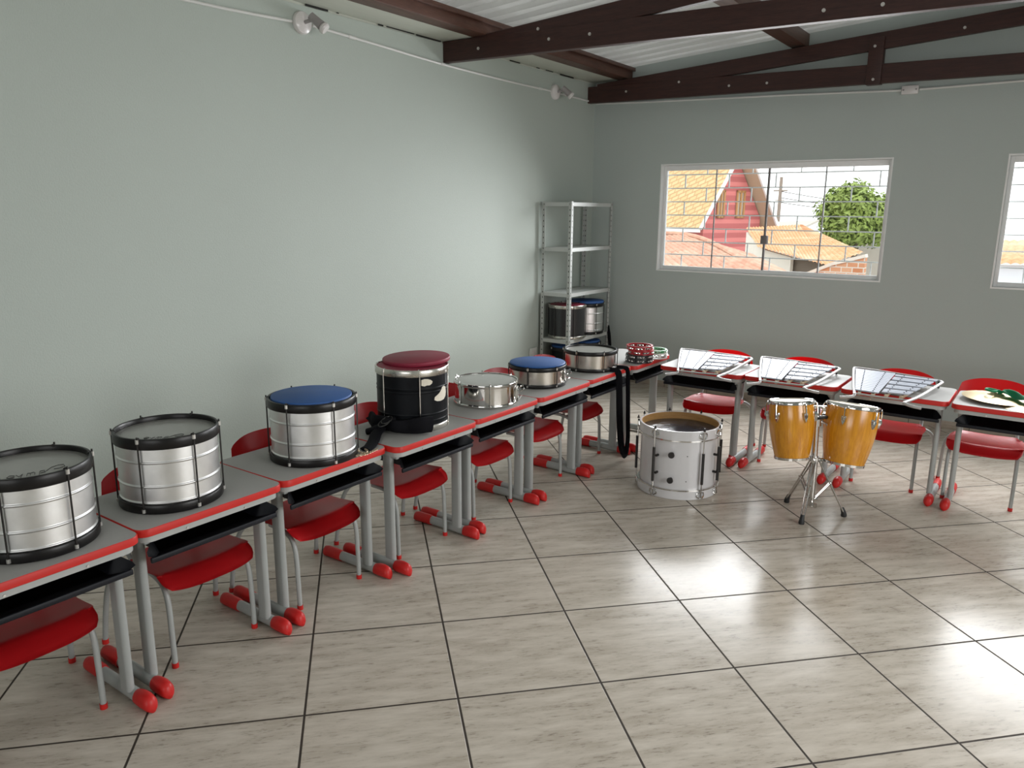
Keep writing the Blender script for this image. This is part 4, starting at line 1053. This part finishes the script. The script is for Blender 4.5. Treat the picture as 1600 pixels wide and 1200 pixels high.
# crumpled green cloth strap: a lumpy sheet over the cymbals
def cloth(u, v):
    x = 3.795 + 0.34*u; yc = -1.80 - 0.10*u + 0.02*math.sin(6*u)
    wdt = 0.020 + 0.075*min(1, u*1.6)
    a = (2*v-1)
    y = yc + a*wdt
    z = H + 0.052 + 0.026*math.sin(PI*v)*(0.6+0.4*math.sin(9*u+1)) + 0.008*math.sin(17*u+7*v) - 0.03*u*abs(a)
    if u < 0.06: z -= 0.006
    return (x, y, z)
add_grid(bm, cloth, 40, 18); bmesh.ops.solidify(bm, geom=bm.faces[:], thickness=-0.006)
add_tube(bm, smooth_path([(3.795, -1.805, H+0.060), (3.765, -1.835, H+0.064), (3.735, -1.815, H+0.066), (3.742, -1.785, H+0.066), (3.775, -1.788, H+0.064), (3.80, -1.80, H+0.062)], 5), 0.007, 8)
tag(obj('cloth_strap', bm, 'green', sharp=60), 'crumpled green cloth strap lying across the cymbals', 'cloth')

# ================================================================== STRAPS
def ribbon(bm, pts, w, th, up=(0, 0, 1), sub=6, ws=None):
    P_ = smooth_path(pts, sub); n = len(P_)
    add_tube(bm, P_, [1.0]*n if ws is None else [ws(i/(n-1)) for i in range(n)], 10, flat=(w/2, th/2, up))
t = thing('drum_strap', 'black padded shoulder strap wound round the foot of the tall black drum', 'strap', (0, 0, 0))
bm = B(); f4 = facing(1.402, -4.215)
pp = []
for a in range(-78, 32, 8):
    A = f4 + math.radians(a); rr = 0.216 + 0.006*math.sin(a*0.2)
    pp.append((1.402 + rr*math.cos(A), -4.215 + rr*math.sin(A), H + 0.044 + 0.004*math.sin(a*0.13)))
ribbon(bm, pp, 0.034, 0.082, (0, 0, 1), 3, lambda u: 0.9 + 0.12*math.sin(u*9)); obj('shoulder_pad', bm, 'strap', t)
bm = B(); ribbon(bm, [pp[0], (1.395, -4.44, H+0.030), (1.44, -4.515, H+0.020), (1.495, -4.585, H+0.013), (1.545, -4.66, H+0.011), (1.558, -4.70, H+0.010)], 0.055, 0.018, (0, 0, 1), 6); obj('webbing', bm, 'strap', t)
bm = B(); ribbon(bm, [(1.36, -4.50, H+0.012), (1.40, -4.47, H+0.03), (1.43, -4.44, H+0.06), (1.455, -4.40, H+0.07)], 0.05, 0.03, (0, 0, 1), 6); obj('webbing', bm, 'strap', t)
bm = B(); bp = Vector((1.44, -4.46, H+0.062))
for k in range(2): add_tube(bm, [bp + Vector((0.025*math.cos(a), 0.03*math.sin(a)+0.02*k, 0.012*math.sin(a)+0.01*k)) for a in [2*PI*i/12 for i in range(12)]], 0.003, 6, closed=True)
obj('buckle', bm, 'blackrod', t)
bm = B()
cpts = smooth_path([(1.548, -4.755, H+0.030), (1.572, -4.74, H+0.010), (1.590, -4.725, H+0.006), (1.575, -4.70, H+0.006), (1.560, -4.70, H+0.010)], 5)
cp2 = smooth_path([(1.555, -4.80, H+0.008), (1.585, -4.77, H+0.006), (1.600, -4.735, H+0.006), (1.595, -4.69, H+0.006), (1.59, -4.655, H+0.008)], 5)
for path in (cpts, cp2):
    for i in range(0, len(path)-1):
        c0 = path[i]; d = (path[i+1]-path[i]).normalized(); s = d.cross(Vector((0, 0, 1))).normalized(); u = Vector((0, 0, 1)) if i % 2 else s
        add_tube(bm, [c0 + d*(0.008*math.cos(a)) + u*(0.0045*math.sin(a)) for a in [2*PI*k/10 for k in range(10)]], 0.0013, 5, closed=True)
obj('chain', bm, 'chain', t)

t = thing('drum_strap', 'black webbing strap hanging in a long loop from the seventh desk', 'strap', (0, 0, 0))
bm = B(); ribbon(bm, [(1.525, -2.47, H+0.012), (1.56, -2.455, H+0.009), (1.615, -2.435, H+0.008), (1.642, -2.43, H-0.012), (1.648, -2.425, 0.52), (1.652, -2.41, 0.32), (1.660, -2.39, 0.13), (1.665, -2.35, 0.045)], 0.045, 0.006, (1, 0, 0), 8); obj('webbing', bm, 'strap', t)
bm = B(); ribbon(bm, [(1.545, -2.33, H+0.010), (1.615, -2.30, H+0.008), (1.640, -2.295, H-0.012), (1.645, -2.29, 0.50), (1.652, -2.285, 0.30), (1.660, -2.29, 0.13), (1.665, -2.33, 0.045)], 0.032, 0.006, (1, 0, 0), 8); obj('webbing', bm, 'strap', t)
bm = B(); ribbon(bm, [(1.665, -2.395, 0.14), (1.668, -2.375, 0.06), (1.669, -2.34, 0.035), (1.668, -2.305, 0.06), (1.663, -2.285, 0.15)], 0.04, 0.012, (1, 0, 0), 8); obj('shoulder_pad', bm, 'strap', t)
bm = B()
for i, p in enumerate(smooth_path([(1.545, -2.285, H+0.02), (1.575, -2.275, H+0.006), (1.605, -2.285, H+0.006)], 5)):
    add_tube(bm, [p + Vector((0.006*math.cos(a), 0.004*math.sin(a), 0.003*math.sin(a)*(i % 2))) for a in [2*PI*k/10 for k in range(10)]], 0.0012, 5, closed=True)
obj('chain', bm, 'chain', t)

# ================================================================== STEEL SHELF
def shelf_unit():
    x0, y0, d, wdt = 0.035, -0.972, 0.315, 0.766
    zs = [0.09, 0.536, 0.973, 1.386, 1.792]
    t = thing('steel_shelf', 'grey perforated steel shelf unit standing in the corner', 'shelf unit', (x0, y0, 0))
    for px_, sx in ((0, 1), (d, -1)):
        for py_, sy in ((0, 1), (wdt, -1)):
            bm = B()
            a, b = sorted((px_, px_+sx*0.032)); c, e = sorted((py_, py_+sy*0.003)); add_box(bm, a, b, c, e, 0.0, 1.80)
            a, b = sorted((px_, px_+sx*0.003)); c, e = sorted((py_+sy*0.003, py_+sy*0.032)); add_box(bm, a, b, c, e, 0.0, 1.80)
            obj('post', bm, 'shelfpost', t)
    for z in zs:
        bm = B(); add_box(bm, 0.004, d-0.004, 0.004, wdt-0.004, z-0.0015, z)
        add_box(bm, 0.0035, 0.0052, 0.034, wdt-0.034, z-0.034, z); add_box(bm, d-0.0052, d-0.0035, 0.004, wdt-0.004, z-0.034, z)
        add_box(bm, 0.004, d-0.004, 0.0035, 0.0052, z-0.034, z); add_box(bm, 0.034, d-0.034, wdt-0.0052, wdt-0.0035, z-0.034, z)
        obj('shelf_board', bm, 'shelf', t)
    for z in zs:
        for p, q in [((d-0.001, yy, z-0.017), (d+0.004, yy, z-0.017)) for yy in (0.012, 0.024, wdt-0.012)] + [((xx, 0.001, z-0.017), (xx, -0.004, z-0.017)) for xx in (0.012, d-0.012)]:
            bm = B(); add_cyl(bm, p, q, 0.004, 8); obj('bolt', bm, 'bolt', t)
shelf_unit()
ds = drum('tall_drum', 'tall black glitter drum with wine red head on the steel shelf', 'drum', 0.205, -0.770, 0.537, 0.172, 0.315, 'blackweave', 'oldchrome', (), 20, 'blackrod', 'oldchrome', 'wine', hoop_h=0.030, hoop_t=0.005, head_dz=0.002)
drum('snare_drum', 'silver drum with black hoops behind the black one on the steel shelf', 'drum', 0.200, -0.405, 0.537, 0.166, 0.300, 'galv', 'blackhoop', SB, -25, 'blackrod', 'bolt', 'filmgrey', hoop_h=0.032, hoop_t=0.009, head_dz=0.006, group='silver drums with black hoops')
pad('blue round pad on the silver drum in the steel shelf', 0.200, -0.405, 0.537+0.300+0.0004, 0.172, 0.022, 'blue')
drum('tall_drum', 'black drum with dark blue pad low in the steel shelf, nearest the left wall', 'drum', 0.200, -0.770, 0.091, 0.150, 0.355, 'blackshell', 'blackhoop', (), 0, 'blackrod', 'bolt', 'filmgrey', hoop_h=0.030, hoop_t=0.006, head_dz=0.004)
pad('dark blue round pad on the black drum at the bottom of the steel shelf', 0.200, -0.770, 0.091+0.355-0.003, 0.140, 0.020, 'blue')
drum('tall_drum', 'drum with bright blue pad low in the steel shelf by the window wall', 'drum', 0.205, -0.420, 0.091, 0.155, 0.360, 'galv', 'blackhoop', SB, 0, 'blackrod', 'bolt', 'filmgrey', hoop_h=0.030, hoop_t=0.006, head_dz=0.004)
pad('bright blue round pad at the bottom of the steel shelf by the window wall', 0.205, -0.420, 0.091+0.360-0.003, 0.150, 0.020, 'blue')
bm = B(); add_tube(bm, smooth_path([(0.362, -0.225, 0.60), (0.364, -0.222, 0.55), (0.366, -0.215, 0.50), (0.368, -0.205, 0.44), (0.366, -0.19, 0.36)], 5), [0.006 + 0.010*min(1, i/8) for i in range(21)], 10)
tag(obj('drum_strap', bm, 'strap'), 'black strap bundle hanging from the right post of the steel shelf', 'strap')

# ================================================================== OUTSIDE
bm = B(); add_box(bm, -80, 80, 0.4, 160, -3.6, -3.5); o = struct('ground_outside', bm, 'ground'); 

# pink gabled house: local t along the gable wall, r back along the ridge
Ax = Vector((-8.473, 23.826, 1.277)); nv_ = Vector((0.9507, -0.3102, 0)); tv_ = Vector((0.3102, 0.9507, 0)); K = 2.2
def HP(tt, rr, zz): return Ax + tv_*tt*K - nv_*rr*K + Vector((0, 0, zz*K))
house = thing('pink_house', 'pink gabled house with yellow tiled roof seen through the window', 'house', (0, 0, 0))
def poly_slab(bm, A_, B_):
    a = [bm.verts.new(p) for p in A_]; b = [bm.verts.new(p) for p in B_]; n = len(a)
    bm.faces.new(a); bm.faces.new(b[::-1])
    for k in range(n): bm.faces.new((a[k], b[k], b[(k+1) % n], a[(k+1) % n]))
bm = B(); g = [(0.06, -2.2), (1.76, -2.2), (1.76, 0.10), (0.933, 1.22), (0.06, 0.06)]
poly_slab(bm, [HP(a, 0.0, b) for a, b in g], [HP(a, 5.0, b) for a, b in g])
obj('wall', bm, 'pink', house)
def slope(name, t0, z0, t1, z1, th, m, r0=-0.22, r1=5.2):
    bm = B(); d = Vector((t1-t0, z1-z0)).normalized(); nn = (-d.y, d.x) if d.x > 0 else (d.y, -d.x)
    q = [(t0, z0), (t1, z1), (t1+nn[0]*th, z1+nn[1]*th), (t0+nn[0]*th, z0+nn[1]*th)]
    poly_slab(bm, [HP(a, r0, b) for a, b in q], [HP(a, r1, b) for a, b in q]); return obj(name, bm, m, house)
slope('roof', -0.10, -0.10, 0.933, 1.275, 0.04, 'ochre', -0.05)
slope('soffit', 0.933, 1.275, 1.98, -0.16, 0.03, 'soffit', -0.30)
slope('roof', 0.933, 1.320, 2.02, -0.16, 0.04, 'ochre', -0.30)
bm = B()
for (a, b, c, d, r0) in ((-0.10, -0.10, 0.90, 1.25, -0.05), (0.95, 1.28, 2.0, -0.16, -0.30)):
    p, q = HP(a, r0-0.01, b), HP(c, r0-0.01, d); add_obox(bm, p, q, 0.08, 0.14, (0, 0, 1))
p, q = HP(-0.10, -0.05, -0.12), HP(-0.10, 5.2, -0.12); add_obox(bm, p, q, 0.10, 0.20, (0, 0, 1))
add_obox(bm, HP(-0.06, 0.75, -0.12), HP(-0.06, 0.75, -2.2), 0.22, 0.22, (1, 0, 0))
obj('fascia', bm, 'fascia', house)
for (t0, t1, z0, z1) in ((0.40, 0.62, 0.10, 0.62), (0.96, 1.22, 0.10, 0.62)):
    bm = B()
    for (a, b, c, d) in ((t0, t0+0.045, z0, z1), (t1-0.045, t1, z0, z1), (t0, t1, z1-0.04, z1), (t0, t1, z0, z0+0.04), ((t0+t1)/2-0.02, (t0+t1)/2+0.02, z0, z1)):
        poly_slab(bm, [HP(u, -0.03, v) for u, v in ((a, c), (b, c), (b, d), (a, d))], [HP(u, 0.01, v) for u, v in ((a, c), (b, c), (b, d), (a, d))])
    wf = obj('window', bm, 'woodframe', house)
    bm = B(); poly_slab(bm, [HP(u, -0.012, v) for u, v in ((t0, z0), (t1, z0), (t1, z1), (t0, z1))], [HP(u, 0.005, v) for u, v in ((t0, z0), (t1, z0), (t1, z1), (t0, z1))]); obj('pane', bm, 'pane', wf)

def tile_patch(bm, a, b, c, d, cols, rows_, amp=0.035):
    """pan-tile surface; a,b top edge, d,c bottom edge"""
    a, b, c, d = map(Vector, (a, b, c, d))
    def f(u, v):
        p = a.lerp(b, u).lerp(d.lerp(c, u), v)
        z = amp*abs(math.sin(PI*cols*u)) + 0.02*((v*rows_) % 1.0)
        return p + Vector((0, 0, z))
    add_grid(bm, f, cols*6, rows_*2)
def roof_thing(name, label, patches, mat, walls, wallmat):
    t = thing(name, label, 'roof')
    bm = B()
    for p in patches: tile_patch(bm, *p)
    obj('tiles', bm, mat, t, sharp=60)
    if walls:
        bm = B()
        for (p, q, z) in walls:
            p, q = Vector(p), Vector(q); d = (q-p).normalized(); s = Vector((-d.y, d.x, 0))*0.1
            lo = [Vector((p.x, p.y, z)), Vector((q.x, q.y, z)), q - Vector((0, 0, 0.02)), p - Vector((0, 0, 0.02))]
            poly_slab(bm, lo, [v + s for v in lo])
        obj('wall', bm, wallmat, t)
    return t
roof_thing('tiled_roof', 'weathered clay tiled roof filling the lower left of the window view',
           [((-9.5, 11.6, 0.85), (-3.67, 11.0, 1.16), (1.9, 5.0, 0.20), (-8.0, 4.6, -0.18), 46, 22), ((-3.67, 11.0, 1.16), (-3.0, 14.0, 0.6), (3.2, 6.5, -0.6), (1.9, 5.0, 0.20), 16, 20)], 'tile1',
           [((-8.0, 4.7, -0.2), (1.9, 5.1, 0.16), -3.5)], 'render')
bm = B(); add_tube(bm, smooth_path([(-9.4, 11.6, 0.88), (-6.5, 11.3, 1.03), (-3.67, 11.0, 1.18), (-0.9, 8.0, 0.70), (1.9, 5.0, 0.22)], 8), 0.06, 8)
rt = [o for o in bpy.data.objects if o.name.startswith('tiled_roof')][0]
obj('ridge_tiles', bm, 'tile1', rt)
roof_thing('tiled_roof', 'orange clay tiled roof with white gable wall in the middle of the window view',
           [((-5.9, 21.82, 1.16), (-3.955, 21.82, 1.293), (-1.206, 14.617, 0.361), (-3.6, 16.3, 0.70), 18, 22), ((-3.955, 21.82, 1.293), (-3.90, 21.9, 1.28), (-0.6, 16.2, 0.66), (-1.206, 14.617, 0.361), 8, 20)], 'tile2',
           [((-3.5, 16.5, 0.66), (-2.45, 15.75, 0.50), -3.5), ((-5.6, 21.0, 1.05), (-3.5, 16.5, 0.66), -3.5)], 'render')
mr = [o for o in bpy.data.objects if o.name.startswith('tiled_roof')][1]
bm = B(); poly_slab(bm, [Vector(p) for p in ((-2.45, 15.95, -3.5), (-1.0, 15.2, -3.5), (-1.0, 15.2, 0.30), (-2.45, 15.95, 0.46))], [Vector(p) for p in ((-2.45, 16.1, -3.5), (-1.0, 15.35, -3.5), (-1.0, 15.35, 0.30), (-2.45, 16.1, 0.46))]); obj('painted_eave_shade', bm, 'bark', mr)  # dark-coloured slab stands in for the shade of the opening under the eave
bm = B(); poly_slab(bm, [Vector(p) for p in ((-9.6, 30.6, 1.0), (-6.2, 30.6, 1.1), (-6.0, 32.4, 1.42), (-9.6, 32.4, 1.2))], [Vector(p) for p in ((-9.6, 30.6, 0.9), (-6.2, 30.6, 1.0), (-6.0, 32.4, 1.32), (-9.6, 32.4, 1.1))]); add_box(bm, -9.5, -6.3, 30.8, 32.2, -3.5, 0.98)
tag(obj('low_house', bm, 'greyroof'), 'low grey-roofed house far behind the orange roof', 'house')
t = thing('brick_wall', 'orange brick wall in the lower right of the window view', 'wall')
bm = B(); q = [(-1.6, -3.5), (0.47, -3.5), (0.47, 0.80), (-0.201, 0.60), (-0.75, 0.34), (-1.6, 0.10)]
poly_slab(bm, [Vector((a, 11.0, b)) for a, b in q], [Vector((a, 11.2, b)) for a, b in q]); obj('brickwork', bm, 'brick', t)
bm = B(); add_obox(bm, (-1.6, 11.1, 0.13), (-0.75, 11.1, 0.37), 0.26, 0.07); add_obox(bm, (-0.75, 11.1, 0.37), (-0.201, 11.1, 0.63), 0.26, 0.07); add_obox(bm, (-0.201, 11.1, 0.63), (0.47, 11.1, 0.83), 0.26, 0.07); obj('coping', bm, 'render', t)
bm = B(); add_box(bm, 0.33, 2.4, 12.0, 14.0, -3.5, 0.84); add_box(bm, 0.29, 2.45, 11.95, 14.05, 0.84, 0.95, 0.01)
bm = B(); add_box(bm, 0.30, 0.75, 10.0, 10.1, -3.5, 0.48, 0.01)
tag(obj('blue_panel', bm, 'bluewall'), 'blue painted panel in front of the brick wall', 'panel')
t = roof_thing('tiled_roof', 'orange tiled roof strip seen through the second window', [((2.4, 16.5, 1.05), (6.5, 16.9, 1.2), (6.7, 14.0, 0.72), (2.45, 13.6, 0.62), 24, 9)], 'tile2', [((2.5, 13.8, 0.60), (6.6, 14.2, 0.70), -3.5)], 'whiterender')
# garden wall behind the tree
bm = B(); add_box(bm, -7.3, -2.5, 41, 41.2, -3.5, 0.75); tag(obj('garden_wall', bm, 'greyroof'), 'grey boundary wall behind the tree', 'wall')
# utility pole with wires
t = thing('utility_pole', 'thin utility pole rising beyond the roofs', 'pole', (-11.8, 45.0, -3.5))
bm = B(); add_cyl(bm, (0, 0, 0), (0, 0, 7.5), 0.15, 10, 0.10); obj('pole', bm, 'pole', t)
bm = B(); add_box(bm, -0.45, 0.45, -0.05, 0.05, 6.6, 6.68); add_box(bm, -0.3, 0.3, -0.05, 0.05, 6.0, 6.06); obj('cross_arm', bm, 'pole', t)
for k, (z0, z1) in enumerate(((6.6, 6.1), (6.2, 5.9), (5.9, 5.7))):
    bm = B(); pts = [(0, 0, z0), (2.5, 1.0, (z0*2+z1)/3-0.28), (5.0, 2.0, (z0+z1*2)/3-0.32), (9, 3.5, z1)]
    add_tube(bm, smooth_path(pts, 6), 0.030, 6); obj('cable', bm, 'wire', t)
# tree
def tree(label, x, y, z0, zc, rx, rz, n):
    t = thing('leafy_tree', label, 'tree', (x, y, z0), 0)
    bm = B()
    add_tube(bm, [(0, 0, 0), (0.06, 0, (zc-z0)*0.5), (0, 0, zc-z0)], [0.22, 0.17, 0.08], 10)
    for k in range(7):
        a = 2*PI*k/7; add_tube(bm, [(0.02, 0, (zc-z0)*0.60), (rx*0.3*math.cos(a), rx*0.3*math.sin(a), (zc-z0)*0.85), (rx*0.7*math.cos(a), rx*0.7*math.sin(a), (zc-z0)+0.3*rz*math.sin(k*2.1))], [0.09, 0.06, 0.02], 7)
    obj('trunk', bm, 'bark', t)
    bm = B(); rnd = random.Random(3)
    blobs = []
    for _ in range(60):
        d = Vector((rnd.gauss(0, 1), rnd.gauss(0, 1), rnd.gauss(0, 1))).normalized()*(0.40+0.38*rnd.random()**0.6)
        blobs.append((Vector((d.x*rx, d.y*rx, d.z*rz)), 0.30+0.16*rnd.random()))
    for _ in range(n):
        c, br = rnd.choice(blobs); d = Vector((rnd.gauss(0, 1), rnd.gauss(0, 1), rnd.gauss(0, 1))).normalized()*(br*rx*(0.6+0.5*rnd.random()))
        p = c + d + Vector((0, 0, zc-z0)); s = 0.12 + 0.08*rnd.random()
        nrm = (d.normalized() + Vector((rnd.uniform(-.7, .7), rnd.uniform(-.7, .7), rnd.uniform(-.2, .9)))).normalized()
        a = nrm.orthogonal().normalized(); b = nrm.cross(a); ang = rnd.random()*6.28
        a, b = a*math.cos(ang)+b*math.sin(ang), b*math.cos(ang)-a*math.sin(ang)
        vs = [bm.verts.new(p + a*s), bm.verts.new(p + b*s*0.45 + nrm*0.02), bm.verts.new(p - a*s), bm.verts.new(p - b*s*0.45 + nrm*0.02)]
        bm.faces.new(vs)
    obj('foliage', bm, 'leaf', t, recalc=False)
tree('round yellow-green tree on the right side of the first window', -5.50, 38.0, -3.5, 1.62, 1.95, 1.78, 15000)
